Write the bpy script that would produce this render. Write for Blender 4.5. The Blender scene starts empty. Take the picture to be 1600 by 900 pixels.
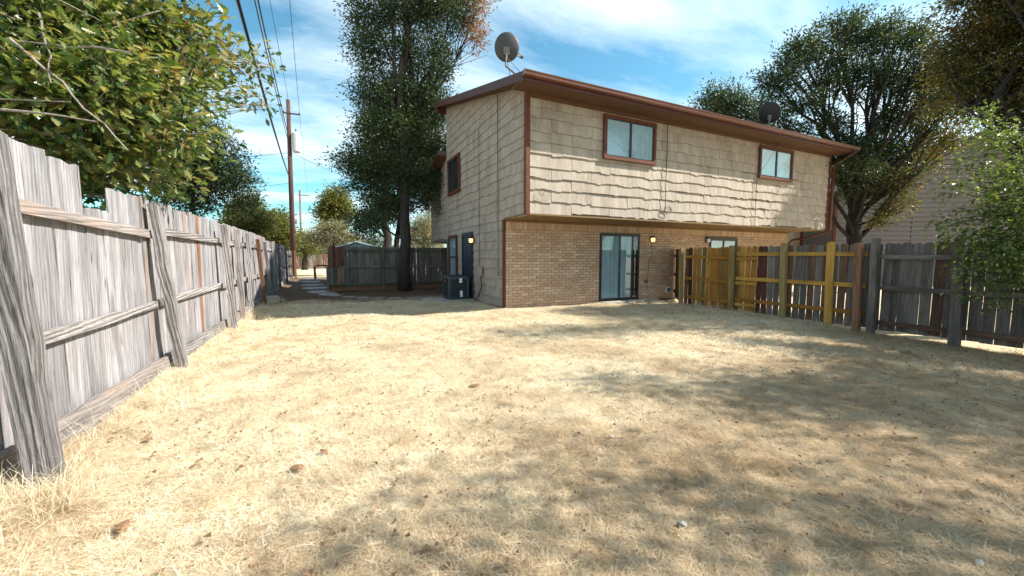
import bpy, math, random
import numpy as np
from mathutils import Vector, Matrix, Quaternion
from math import sin, cos, radians, pi, sqrt

random.seed(7)
rng = np.random.default_rng(11)
scene = bpy.context.scene
COL = scene.collection

# ------------------------------------------------------------------ camera
CAM_H = 1.43
YAW = radians(25.4)
PITCH = radians(4.55)
FPX = 602.0
cam_d = bpy.data.cameras.new('camera')
cam = bpy.data.objects.new('camera', cam_d)
COL.objects.link(cam)
cam.location = (0, 0, CAM_H)
cam.rotation_euler = (pi/2 - PITCH, 0, -YAW)
cam_d.sensor_width = 36
cam_d.lens = 36*FPX/1600
cam_d.clip_start = 0.05
cam_d.clip_end = 1500
scene.camera = cam

# ------------------------------------------------------------------ world, sun, exposure
SUN_DIR = Vector((0.88, -0.42, 0.86)).normalized()      # towards the sun
SUN_EL = math.asin(SUN_DIR.z)
SUN_AZ = math.atan2(SUN_DIR.x, SUN_DIR.y)
world = bpy.data.worlds.new('World')
scene.world = world
world.use_nodes = True
nt = world.node_tree
nt.nodes.clear()
def N(nt, t, **kw):
    n = nt.nodes.new(t)
    for k, v in kw.items():
        setattr(n, k, v)
    return n
out = N(nt, 'ShaderNodeOutputWorld')
bg = N(nt, 'ShaderNodeBackground')
sky = N(nt, 'ShaderNodeTexSky', sky_type='NISHITA', sun_disc=False)
sky.sun_elevation = SUN_EL
sky.sun_rotation = SUN_AZ
sky.air_density = 1.0
sky.dust_density = 0.6
sky.ozone_density = 1.2
tc = N(nt, 'ShaderNodeTexCoord')
sep = N(nt, 'ShaderNodeSeparateXYZ')
nt.links.new(tc.outputs['Generated'], sep.inputs[0])
zz = N(nt, 'ShaderNodeMath', operation='MAXIMUM'); zz.inputs[1].default_value = 0.0
nt.links.new(sep.outputs[2], zz.inputs[0])
za = N(nt, 'ShaderNodeMath', operation='ADD'); za.inputs[1].default_value = 0.12
nt.links.new(zz.outputs[0], za.inputs[0])
dx = N(nt, 'ShaderNodeMath', operation='DIVIDE'); dy = N(nt, 'ShaderNodeMath', operation='DIVIDE')
nt.links.new(sep.outputs[0], dx.inputs[0]); nt.links.new(za.outputs[0], dx.inputs[1])
nt.links.new(sep.outputs[1], dy.inputs[0]); nt.links.new(za.outputs[0], dy.inputs[1])
comb = N(nt, 'ShaderNodeCombineXYZ')
nt.links.new(dx.outputs[0], comb.inputs[0]); nt.links.new(dy.outputs[0], comb.inputs[1])
mp = N(nt, 'ShaderNodeMapping')
mp.inputs['Rotation'].default_value = (0, 0, radians(-38))
mp.inputs['Scale'].default_value = (0.62, 1.5, 1)
mp.inputs['Location'].default_value = (0.9, 0.35, 0)
nt.links.new(comb.outputs[0], mp.inputs[0])
n1 = N(nt, 'ShaderNodeTexNoise'); n1.inputs['Scale'].default_value = 1.1
n1.inputs['Detail'].default_value = 10; n1.inputs['Roughness'].default_value = 0.66
n1.inputs['Distortion'].default_value = 0.4
nt.links.new(mp.outputs[0], n1.inputs[0])
n2 = N(nt, 'ShaderNodeTexNoise'); n2.inputs['Scale'].default_value = 0.55
n2.inputs['Detail'].default_value = 3
nt.links.new(mp.outputs[0], n2.inputs[0])
ad = N(nt, 'ShaderNodeMath', operation='ADD')
nt.links.new(n1.outputs[0], ad.inputs[0]); nt.links.new(n2.outputs[0], ad.inputs[1])
rp = N(nt, 'ShaderNodeValToRGB')
rp.color_ramp.elements[0].position = 0.78; rp.color_ramp.elements[0].color = (0, 0, 0, 1)
rp.color_ramp.elements[1].position = 1.22; rp.color_ramp.elements[1].color = (1, 1, 1, 1)
mulr = N(nt, 'ShaderNodeMath', operation='MULTIPLY'); mulr.inputs[1].default_value = 1.0
nt.links.new(ad.outputs[0], mulr.inputs[0])
sc_ = N(nt, 'ShaderNodeMapRange'); sc_.inputs[1].default_value = 0.82; sc_.inputs[2].default_value = 1.20
nt.links.new(mulr.outputs[0], sc_.inputs[0])
tint = N(nt, 'ShaderNodeMix', data_type='RGBA', blend_type='MULTIPLY')
tint.inputs[0].default_value = 1.0
tint.inputs[7].default_value = (0.60, 1.06, 1.02, 1)
nt.links.new(sky.outputs[0], tint.inputs[6])
mx = N(nt, 'ShaderNodeMix', data_type='RGBA')
nt.links.new(sc_.outputs[0], mx.inputs[0])
nt.links.new(tint.outputs[2], mx.inputs[6])
mx.inputs[7].default_value = (5.6, 6.5, 7.0, 1)
nt.links.new(mx.outputs[2], bg.inputs[0])
bg.inputs[1].default_value = 0.10
nt.links.new(bg.outputs[0], out.inputs[0])

sun_d = bpy.data.lights.new('sun', 'SUN')
sun_d.energy = 5.0
sun_d.angle = radians(0.6)
sun_d.color = (1.0, 0.95, 0.865)
sun = bpy.data.objects.new('sun', sun_d)
COL.objects.link(sun)
sun.rotation_euler = SUN_DIR.to_track_quat('Z', 'Y').to_euler()
sun.location = (20, -15, 30)

scene.view_settings.view_transform = 'Standard'
scene.view_settings.look = 'None'
scene.view_settings.exposure = 1.12
scene.view_settings.gamma = 1.0
scene.view_settings.use_curve_mapping = False

# ------------------------------------------------------------------ pixel -> place helpers (surveying only)
_F = Vector((sin(YAW)*cos(PITCH), cos(YAW)*cos(PITCH), -sin(PITCH)))
_R = Vector((cos(YAW), -sin(YAW), 0))
_U = _R.cross(_F)
_C = Vector((0, 0, CAM_H))
def ray(x, y): return _F + _R*((x-800)/FPX) - _U*((y-450)/FPX)
def at(x, y, d): return _C + ray(x, y)*d
def onx(x, y, X): r = ray(x, y); return _C + r*(X/r.x)
def ony(x, y, Y): r = ray(x, y); return _C + r*(Y/r.y)
def onz(x, y, Z=0): r = ray(x, y); return _C + r*((Z-CAM_H)/r.z)

# ------------------------------------------------------------------ mesh helpers
def tag(o, label=None, cat=None, group=None, kind=None):
    if label: o['label'] = label
    if cat: o['category'] = cat
    if group: o['group'] = group
    if kind: o['kind'] = kind
    return o
def link(o, parent=None):
    COL.objects.link(o)
    if parent is not None: o.parent = parent
    return o
def empty(name, loc=(0, 0, 0), rz=0):
    o = bpy.data.objects.new(name, None)
    o.empty_display_size = 0.2
    o.location = loc; o.rotation_euler = (0, 0, rz)
    return link(o)
def inst(name, me, parent=None, loc=(0, 0, 0), rot=None, scale=None):
    o = bpy.data.objects.new(name, me)
    o.location = loc
    if rot is not None:
        if isinstance(rot, Quaternion):
            o.rotation_mode = 'QUATERNION'; o.rotation_quaternion = rot
        else: o.rotation_euler = rot
    if scale is not None: o.scale = scale
    return link(o, parent)

class MB:
    def __init__(s): s.v = []; s.f = []; s.m = []; s.mi = 0
    def add(s, vs, fs):
        b = len(s.v)
        s.v += [tuple(v) for v in vs]
        for f in fs: s.f.append(tuple(b+i for i in f)); s.m.append(s.mi)
    def box(s, x0, x1, y0, y1, z0, z1):
        s.add([(x0,y0,z0),(x1,y0,z0),(x1,y1,z0),(x0,y1,z0),(x0,y0,z1),(x1,y0,z1),(x1,y1,z1),(x0,y1,z1)],
              [(0,3,2,1),(4,5,6,7),(0,1,5,4),(1,2,6,5),(2,3,7,6),(3,0,4,7)])
    def bar(s, a, b, w, h, up=(0, 0, 1)):
        a = Vector(a); b = Vector(b); d = (b-a).normalized(); u = Vector(up)
        r = d.cross(u).normalized(); u = r.cross(d)
        vs = []
        for p in (a, b):
            for i, j in ((-1,-1),(1,-1),(1,1),(-1,1)): vs.append(p + r*(w/2*i) + u*(h/2*j))
        s.add(vs, [(0,1,2,3),(7,6,5,4),(0,4,5,1),(1,5,6,2),(2,6,7,3),(3,7,4,0)])
    def tube(s, pts, rad, n=6, cap=True):
        pts = [Vector(p) for p in pts]
        if not hasattr(rad, '__len__'): rad = [rad]*len(pts)
        vs = []; prev = None
        for i, p in enumerate(pts):
            d = (pts[min(i+1, len(pts)-1)] - pts[max(i-1, 0)])
            d = d.normalized() if d.length > 1e-9 else Vector((0, 0, 1))
            if prev is None:
                r = d.cross(Vector((0, 0, 1)) if abs(d.z) < .9 else Vector((1, 0, 0))).normalized()
            else:
                r = (prev - d*prev.dot(d)).normalized()
            prev = r; u = d.cross(r)
            for k in range(n):
                a = 2*pi*k/n
                vs.append(p + (r*cos(a) + u*sin(a))*rad[i])
        fs = []
        for i in range(len(pts)-1):
            for k in range(n):
                k2 = (k+1) % n
                fs.append((i*n+k, i*n+k2, (i+1)*n+k2, (i+1)*n+k))
        if cap:
            fs.append(tuple(range(n-1, -1, -1))); fs.append(tuple((len(pts)-1)*n+k for k in range(n)))
        s.add(vs, fs)
    def prism(s, prof, axis, a0, a1):
        """prof: list of 2D points; axis 'x': prof=(y,z); 'y': prof=(x,z); 'z': prof=(x,y)"""
        def P(p, a):
            return (a, p[0], p[1]) if axis == 'x' else ((p[0], a, p[1]) if axis == 'y' else (p[0], p[1], a))
        n = len(prof)
        vs = [P(p, a0) for p in prof] + [P(p, a1) for p in prof]
        fs = [tuple(range(n)), tuple(range(2*n-1, n-1, -1))]
        for i in range(n): j = (i+1) % n; fs.append((i, i+n, j+n, j))
        s.add(vs, fs)
    def mesh(s, name, mats, smooth=False, recalc=True):
        me = bpy.data.meshes.new(name)
        me.from_pydata(s.v, [], s.f)
        if not isinstance(mats, (list, tuple)): mats = [mats]
        for m in mats: me.materials.append(m)
        if len(mats) > 1: me.polygons.foreach_set('material_index', s.m)
        if recalc:
            import bmesh
            bm = bmesh.new(); bm.from_mesh(me); bmesh.ops.recalc_face_normals(bm, faces=bm.faces); bm.to_mesh(me); bm.free()
        if smooth: me.polygons.foreach_set('use_smooth', [True]*len(me.polygons))
        me.update()
        return me
    def build(s, name, mats, parent=None, smooth=False, loc=(0, 0, 0), rot=None, recalc=True):
        return inst(name, s.mesh(name, mats, smooth, recalc), parent, loc, rot)

def np_mesh(name, verts, loops, starts, mat):
    me = bpy.data.meshes.new(name)
    me.vertices.add(len(verts)); me.vertices.foreach_set('co', verts.astype(np.float32).ravel())
    me.loops.add(len(loops)); me.loops.foreach_set('vertex_index', loops.astype(np.int32))
    me.polygons.add(len(starts)); me.polygons.foreach_set('loop_start', starts.astype(np.int32))
    me.materials.append(mat)
    me.update(calc_edges=True)
    return me

# ------------------------------------------------------------------ material helpers
def new_mat(name):
    m = bpy.data.materials.new(name); m.use_nodes = True
    t = m.node_tree; t.nodes.clear()
    o = N(t, 'ShaderNodeOutputMaterial'); b = N(t, 'ShaderNodeBsdfPrincipled')
    t.links.new(b.outputs[0], o.inputs[0])
    return m, t, b
def ramp(t, src, stops):
    r = N(t, 'ShaderNodeValToRGB'); cr = r.color_ramp
    cr.elements[0].position = stops[0][0]; cr.elements[0].color = (*stops[0][1], 1)
    cr.elements[1].position = stops[-1][0]; cr.elements[1].color = (*stops[-1][1], 1)
    for p, c in stops[1:-1]:
        e = cr.elements.new(p); e.color = (*c, 1)
    t.links.new(src, r.inputs[0]); return r.outputs[0]
def noise(t, vec, scale, detail=4, rough=.55, dist=0):
    n = N(t, 'ShaderNodeTexNoise'); n.inputs['Scale'].default_value = scale
    n.inputs['Detail'].default_value = detail; n.inputs['Roughness'].default_value = rough
    n.inputs['Distortion'].default_value = dist
    if vec is not None: t.links.new(vec, n.inputs[0])
    return n.outputs[0]
def mapping(t, vec, scale=(1, 1, 1), loc=(0, 0, 0)):
    m = N(t, 'ShaderNodeMapping'); m.inputs['Scale'].default_value = scale; m.inputs['Location'].default_value = loc
    t.links.new(vec, m.inputs[0]); return m.outputs[0]
def math_(t, op, a, b=None):
    m = N(t, 'ShaderNodeMath', operation=op)
    for i, x in enumerate((a, b)):
        if x is None: continue
        if isinstance(x, (int, float)): m.inputs[i].default_value = x
        else: t.links.new(x, m.inputs[i])
    return m.outputs[0]
def mixc(t, fac, a, b, mode='MIX'):
    m = N(t, 'ShaderNodeMix', data_type='RGBA', blend_type=mode)
    for i, x in ((0, fac), (6, a), (7, b)):
        if isinstance(x, (int, float)): m.inputs[i].default_value = x
        elif isinstance(x, tuple): m.inputs[i].default_value = (*x, 1)
        else: t.links.new(x, m.inputs[i])
    return m.outputs[2]
def bump(t, b, h, strength=.4, dist=.01):
    n = N(t, 'ShaderNodeBump'); n.inputs['Strength'].default_value = strength; n.inputs['Distance'].default_value = dist
    t.links.new(h, n.inputs['Height']); t.links.new(n.outputs[0], b.inputs['Normal'])
def rnd(t):
    """0..1 value that differs per object and per mesh island"""
    oi = N(t, 'ShaderNodeObjectInfo'); g = N(t, 'ShaderNodeNewGeometry')
    return math_(t, 'FRACT', math_(t, 'ADD', oi.outputs['Random'], g.outputs['Random Per Island']))
def objvec(t, amount=37.0):
    tcn = N(t, 'ShaderNodeTexCoord')
    r = math_(t, 'MULTIPLY', rnd(t), amount)
    a = N(t, 'ShaderNodeVectorMath', operation='ADD')
    t.links.new(tcn.outputs['Object'], a.inputs[0]); t.links.new(r, a.inputs[1])
    return a.outputs[0]

def wood(name, dark, mid, light, rough=.85, stain=None, spread=.35, bumpy=.6):
    m, t, b = new_mat(name)
    v = objvec(t)
    grain = noise(t, mapping(t, v, (45, 45, 1.6)), 1.0, 6, .65, 1.2)
    broad = noise(t, mapping(t, v, (9, 9, .9)), 1.0, 3, .5, .8)
    fine = noise(t, mapping(t, v, (160, 160, 7)), 1.0, 3, .7)
    c = ramp(t, grain, [(.28, dark), (.5, mid), (.72, light)])
    c2 = mixc(t, .55, c, ramp(t, broad, [(.3, tuple(x*.62 for x in mid)), (.62, light)]))
    per = ramp(t, rnd(t), [(0, (1-spread,)*3), (.5, (1, 1*.97, .95)), (1, (1+spread*.5,)*3)])
    c3 = mixc(t, 1.0, c2, per, 'MULTIPLY')
    wv = N(t, 'ShaderNodeTexWave', wave_type='BANDS', bands_direction='DIAGONAL'); wv.inputs['Scale'].default_value = 16
    wv.inputs['Distortion'].default_value = 4.5; wv.inputs['Detail'].default_value = 4; wv.inputs['Detail Scale'].default_value = 1.3; wv.inputs['Detail Roughness'].default_value = .65
    t.links.new(mapping(t, v, (1, 1, .05)), wv.inputs[0])
    c3 = mixc(t, .6 if bumpy > .9 else .2, c3, ramp(t, wv.outputs[0], [(.0, (.45, .43, .44)), (.22, (.86, .85, .85)), (.6, (1.08, 1.07, 1.06))]), 'MULTIPLY')
    crack = ramp(t, fine, [(.34, (.25, .23, .22)), (.47, (1, 1, 1))])
    c4 = mixc(t, .8 if bumpy > .9 else .5, c3, crack, 'MULTIPLY')
    knot = N(t, 'ShaderNodeTexVoronoi'); knot.inputs['Scale'].default_value = 1
    t.links.new(mapping(t, v, (7, 7, 1.7)), knot.inputs[0])
    kc = ramp(t, knot.outputs[0], [(.05, (.35, .28, .22)), (.13, (1, 1, 1))])
    c5 = mixc(t, .8, c4, kc, 'MULTIPLY')
    if stain:
        st = noise(t, mapping(t, v, (5, 5, 1.3)), 1, 4, .6)
        c5 = mixc(t, ramp(t, st, [(.5, (0, 0, 0)), (.7, (.75, .75, .75))]), c5, stain)
    t.links.new(c5, b.inputs['Base Color']); b.inputs['Roughness'].default_value = rough
    b.inputs['Specular IOR Level'].default_value = .2
    hsum = math_(t, 'ADD', math_(t, 'ADD', grain, wv.outputs[0]), math_(t, 'MULTIPLY', fine, .7))
    bump(t, b, hsum, bumpy, .008)
    return m

def flat(name, col, rough=.6, var=.12, scale=6, metallic=0, spec=.4, bmp=.1, streak=None, perobj=.0):
    m, t, b = new_mat(name)
    v = objvec(t)
    s = (scale,)*3 if streak is None else streak
    n = noise(t, mapping(t, v, s), 1, 5, .6)
    c = ramp(t, n, [(.3, tuple(x*(1-var) for x in col)), (.7, tuple(min(1, x*(1+var)) for x in col))])
    if perobj: c = mixc(t, 1.0, c, ramp(t, rnd(t), [(0, (1-perobj,)*3), (1, (1+perobj,)*3)]), 'MULTIPLY')
    t.links.new(c, b.inputs['Base Color']); b.inputs['Roughness'].default_value = rough
    b.inputs['Metallic'].default_value = metallic; b.inputs['Specular IOR Level'].default_value = spec
    if bmp: bump(t, b, noise(t, mapping(t, v, (scale*8,)*3), 1, 3), bmp, .004)
    return m

def leafmat(name, cols, transl=.35, rough=.42):
    m, t, b = new_mat(name)
    g = N(t, 'ShaderNodeNewGeometry')
    tcn = N(t, 'ShaderNodeTexCoord')
    patch = noise(t, tcn.outputs['Object'], .9, 2)
    val = math_(t, 'ADD', math_(t, 'MULTIPLY', g.outputs['Random Per Island'], .75), math_(t, 'MULTIPLY', math_(t, 'SUBTRACT', patch, .35), .8))
    n = len(cols)
    c = ramp(t, val, [(i/(n-1), cc) for i, cc in enumerate(cols)])
    t.links.new(c, b.inputs['Base Color']); b.inputs['Roughness'].default_value = rough
    b.inputs['Specular IOR Level'].default_value = .45
    tr = N(t, 'ShaderNodeBsdfTranslucent')
    t.links.new(mixc(t, 1.0, c, (1.5, 1.5, .7), 'MULTIPLY'), tr.inputs[0])
    ms = N(t, 'ShaderNodeMixShader'); ms.inputs[0].default_value = transl
    o = [x for x in t.nodes if x.type == 'OUTPUT_MATERIAL'][0]
    t.links.new(b.outputs[0], ms.inputs[1]); t.links.new(tr.outputs[0], ms.inputs[2]); t.links.new(ms.outputs[0], o.inputs[0])
    return m

M = {}
M['grey_wood'] = wood('weathered_grey_wood', (.09, .085, .092), (.26, .25, .265), (.43, .42, .44), stain=(.17, .15, .145), spread=.22)
M['grey_wood2'] = wood('weathered_brownish_wood', (.08, .07, .068), (.225, .195, .185), (.38, .345, .335), stain=(.33, .25, .21), spread=.16)
M['post_wood'] = wood('cracked_grey_post_wood', (.05, .045, .045), (.24, .225, .225), (.45, .43, .43), bumpy=1.0)
M['moss_wood'] = wood('mossy_dark_wood', (.03, .032, .016), (.075, .082, .04), (.12, .13, .075))
M['rail_wood'] = wood('cracked_grey_rail_wood', (.07, .062, .062), (.27, .25, .25), (.47, .45, .45), bumpy=1.0)
M['rust_wood'] = wood('reddish_brown_wood', (.09, .04, .022), (.20, .10, .055), (.30, .17, .11))
M['dark_wood'] = wood('dark_grey_wood', (.045, .037, .033), (.15, .128, .118), (.25, .225, .21), stain=(.07, .07, .055))
M['back_wood'] = wood('back_fence_wood', (.04, .038, .035), (.12, .11, .10), (.20, .185, .17), stain=(.07, .09, .05))
M['red_wood'] = wood('dark_red_wood', (.04, .018, .015), (.09, .038, .03), (.14, .06, .05))
M['brown_wood'] = wood('dark_brown_wood', (.05, .03, .022), (.12, .07, .05), (.19, .12, .085))
M['pine'] = wood('new_yellow_pine', (.26, .13, .03), (.44, .24, .05), (.56, .34, .085), spread=.22, bumpy=.25)
M['pine_dark'] = wood('olive_brown_pine', (.12, .075, .025), (.22, .14, .045), (.32, .21, .075), spread=.25, bumpy=.3)
M['pine_orange'] = wood('orange_pine', (.20, .08, .02), (.32, .145, .03), (.43, .22, .055), spread=.25, bumpy=.25)
M['green_post'] = wood('treated_greenish_wood', (.14, .105, .035), (.26, .20, .075), (.36, .28, .12), spread=.12, bumpy=.25)
M['bark'] = wood('oak_bark', (.012, .010, .009), (.038, .031, .027), (.075, .063, .055), bumpy=1.0)
M['bark_light'] = wood('grey_twig_bark', (.12, .10, .08), (.24, .21, .18), (.36, .32, .29), bumpy=.5)
M['pole'] = wood('creosoted_pole_wood', (.035, .017, .014), (.075, .036, .03), (.12, .065, .055))

def sidingmat():
    m, t, b = new_mat('beige_painted_siding')
    v = objvec(t)
    groove = noise(t, mapping(t, v, (95, 95, 1.2)), 1, 3, .6)
    c = ramp(t, groove, [(.30, (.29, .24, .195)), (.46, (.375, .315, .262)), (.75, (.415, .355, .295))])
    tcn = N(t, 'ShaderNodeNewGeometry')
    st = noise(t, mapping(t, tcn.outputs['Position'], (1.6, 1.6, .7)), 1, 6, .65)
    c = mixc(t, 1.0, c, ramp(t, st, [(.30, (.76, .73, .69)), (.46, (1, 1, 1)), (.7, (1.06, 1.06, 1.05))]), 'MULTIPLY')
    dr = noise(t, mapping(t, tcn.outputs['Position'], (14, 14, 1.1)), 1, 4, .6)
    c = mixc(t, .4, c, ramp(t, dr, [(.32, (.70, .66, .60)), (.45, (1, 1, 1))]), 'MULTIPLY')
    c = mixc(t, 1.0, c, ramp(t, rnd(t), [(0, (.88, .87, .86)), (1, (1.08, 1.08, 1.08))]), 'MULTIPLY')
    t.links.new(c, b.inputs['Base Color']); b.inputs['Roughness'].default_value = .8; b.inputs['Specular IOR Level'].default_value = .2
    bump(t, b, groove, .5, .006)
    return m
M['siding'] = sidingmat()
M['siding_core'] = flat('beige_wall_core', (.16, .13, .10), .8)
M['trim'] = flat('red_brown_paint', (.115, .038, .019), .6, .25, 9, streak=(14, 14, 5), spec=.2)
M['gutter'] = flat('brown_gutter_enamel', (.105, .036, .020), .4, .2, 4, spec=.35)
M['eave'] = flat('dark_brown_eave_paint', (.10, .052, .026), .7, .15, 3)
M['rake'] = flat('dark_maroon_paint', (.075, .022, .016), .5, .2, 6)
M['soffit'] = flat('tan_soffit_paint', (.19, .115, .045), .7, .12, 3)
M['shingle'] = flat('asphalt_roof_shingles', (.10, .09, .085), .95, .45, 30, bmp=.8)
M['mortar'] = flat('mortar', (.22, .155, .11), .95, .15, 30, bmp=.5)
M['navy_door'] = flat('dark_navy_door_paint', (.022, .03, .045), .4, .1)
M['dark_frame'] = flat('dark_bronze_frame', (.035, .025, .022), .4, .2, 8)
M['black'] = flat('black_cable', (.015, .015, .017), .55, .2, 20)
M['blind'] = flat('pale_vinyl_blinds', (.42, .50, .54), .6, .06, 3, perobj=.05)
M['blue_blind'] = flat('blue_grey_vinyl_blinds', (.30, .41, .47), .6, .1, 3, perobj=.12)
M['white_blind'] = flat('white_window_shade', (.72, .74, .74), .7, .05, 2)
M['room'] = flat('dark_room', (.03, .03, .032), .9)
M['dish'] = flat('grey_dish_paint', (.05, .05, .055), .6, .12, 5)
M['dish_metal'] = flat('galvanised_metal', (.13, .135, .145), .5, .2, 20, metallic=.3)
M['ac'] = flat('dark_blue_grey_enamel', (.028, .05, .062), .42, .2, 6, spec=.5)
M['ac_dark'] = flat('dark_coil', (.01, .012, .014), .7)
M['sticker_white'] = flat('white_sticker', (.75, .76, .78), .5, .05)
M['sticker_red'] = flat('red_sticker', (.55, .04, .07), .5, .05)
M['concrete'] = flat('concrete', (.36, .34, .31), .92, .25, 9, bmp=.6)
M['slab'] = flat('grey_stone_slab', (.30, .29, .30), .9, .25, 7, bmp=.6, perobj=.15)
M['shed_roof'] = flat('pale_blue_metal_roof', (.42, .50, .56), .5, .1, 3)
M['shed_wall'] = flat('pale_shed_wall', (.45, .47, .46), .7)
M['pink_siding'] = flat('mauve_lap_siding', (.155, .130, .125), .75, .08, 2, streak=(2, 2, 30), perobj=.04)
M['tan_siding'] = flat('tan_lap_siding', (.34, .265, .20), .75, .08, 2, perobj=.05)
M['transformer'] = flat('pale_grey_transformer', (.55, .56, .57), .5, .08)
M['litter'] = flat('white_litter', (.40, .385, .36), .7, .1)
M['dead_leaf'] = flat('brown_dead_leaf', (.20, .115, .06), .7, .35, 30, perobj=.3)

def brickmat():
    m, t, b = new_mat('blended_tan_brick')
    v = objvec(t)
    r = rnd(t)
    c = ramp(t, r, [(0, (.48, .31, .21)), (.2, (.54, .375, .265)), (.45, (.59, .42, .30)), (.7, (.50, .345, .245)), (.88, (.66, .51, .38)), (1, (.55, .38, .275))])
    sp = noise(t, mapping(t, v, (60, 60, 60)), 1, 5, .7)
    c = mixc(t, .7, c, ramp(t, sp, [(.3, (.62, .6, .58)), (.6, (1.1, 1.08, 1.05))]), 'MULTIPLY')
    t.links.new(c, b.inputs['Base Color']); b.inputs['Roughness'].default_value = .9
    b.inputs['Specular IOR Level'].default_value = .2
    bump(t, b, sp, .6, .004)
    return m
M['brick'] = brickmat()

def glassmat():
    m, t, b = new_mat('window_glass')
    b.inputs['Base Color'].default_value = (.55, .66, .70, 1)
    b.inputs['Roughness'].default_value = .03
    b.inputs['Specular IOR Level'].default_value = .8
    b.inputs['IOR'].default_value = 1.5
    tr = N(t, 'ShaderNodeBsdfTransparent'); tr.inputs[0].default_value = (.90, .94, .95, 1)
    gl = N(t, 'ShaderNodeBsdfGlossy'); gl.inputs['Roughness'].default_value = .02; gl.inputs[0].default_value = (.95, .97, 1, 1)
    fr = N(t, 'ShaderNodeFresnel'); fr.inputs[0].default_value = 1.9
    ms = N(t, 'ShaderNodeMixShader')
    o = [x for x in t.nodes if x.type == 'OUTPUT_MATERIAL'][0]
    gg = N(t, 'ShaderNodeNewGeometry')
    t.links.new(math_(t, 'MULTIPLY', fr.outputs[0], math_(t, 'SUBTRACT', 1.0, gg.outputs['Backfacing'])), ms.inputs[0]); t.links.new(tr.outputs[0], ms.inputs[1]); t.links.new(gl.outputs[0], ms.inputs[2])
    t.links.new(ms.outputs[0], o.inputs[0])
    return m
M['glass'] = glassmat()
def emis(name, col, s):
    m, t, b = new_mat(name)
    b.inputs['Base Color'].default_value = (*col, 1)
    b.inputs['Emission Color'].default_value = (*col, 1); b.inputs['Emission Strength'].default_value = s
    return m
M['lamp'] = emis('lit_lamp_glass', (1.0, .70, .20), 1.3)

M['leaf_near'] = leafmat('big_oak_leaf', [(.016, .042, .015), (.032, .068, .020), (.065, .11, .028), (.12, .16, .04), (.19, .22, .08), (.27, .25, .09), (.25, .14, .05)], .4, .33)
M['leaf_oak'] = leafmat('dark_oak_leaf', [(.016, .030, .013), (.028, .050, .021), (.045, .072, .030), (.075, .10, .042), (.12, .125, .06)], .3)
M['leaf_yellow'] = leafmat('yellow_green_leaf', [(.06, .075, .022), (.11, .125, .032), (.18, .18, .055), (.25, .22, .08)], .4)
M['leaf_pale'] = leafmat('pale_dry_leaf', [(.16, .15, .09), (.25, .23, .14), (.32, .29, .18)], .35)
M['leaf_right'] = leafmat('olive_brown_leaf', [(.022, .036, .012), (.045, .058, .017), (.085, .085, .022), (.16, .125, .03), (.20, .10, .035)], .35)
M['leaf_fresh'] = leafmat('fresh_small_leaf', [(.035, .065, .018), (.075, .115, .03), (.14, .18, .05), (.24, .25, .10)], .4, .38)
M['leaf_red'] = leafmat('reddish_leaf', [(.14, .05, .03), (.24, .09, .05), (.30, .15, .07), (.12, .12, .04)], .35)

# ------------------------------------------------------------------ ground
def sst(a, b, x):
    t_ = np.clip((x-a)/(b-a), 0, 1); return t_*t_*(3-2*t_)
def gh(x, y):
    x = np.asarray(x, dtype=float); y = np.asarray(y, dtype=float)
    h = .012*np.sin(x*1.7+.6)*np.cos(y*1.3) + .010*np.sin(x*3.9+y*2.3+1) + .006*np.sin(x*7.1-y*6.3)
    h = h*(1-sst(40, 60, np.hypot(x, y)))
    h = h - .10*sst(6.5, 9.2, x)*(1-sst(3.0, 5.5, y))*(1-sst(12, 20, x))
    h = h + .07*(1-sst(-2.0, -1.5, x))*sst(-3, -2.2, x)*(y < 30)
    return h
def ghf(x, y): return float(gh(x, y))
xs = np.concatenate([[-400, -200, -100, -60, -40, -25, -15, -10, -7, -5], np.arange(-3.5, 12.01, .12), [13, 15, 18, 22, 30, 40, 60, 100, 200, 400]])
ys = np.concatenate([[-400, -200, -100, -50, -25, -12, -6, -4, -2], np.arange(-1, 19, .14), [20, 22, 25, 28, 32, 36, 42, 50, 60, 75, 100, 150, 250, 400, 700]])
GX, GY = np.meshgrid(xs, ys, indexing='ij')
GZ = gh(GX, GY)
nx, ny = GX.shape
V = np.stack([GX.ravel(), GY.ravel(), GZ.ravel()], 1)
I, J = np.meshgrid(np.arange(nx-1), np.arange(ny-1), indexing='ij')
I = I.ravel(); J = J.ravel()
L = np.stack([I*ny+J, (I+1)*ny+J, (I+1)*ny+J+1, I*ny+J+1], 1).ravel()
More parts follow.
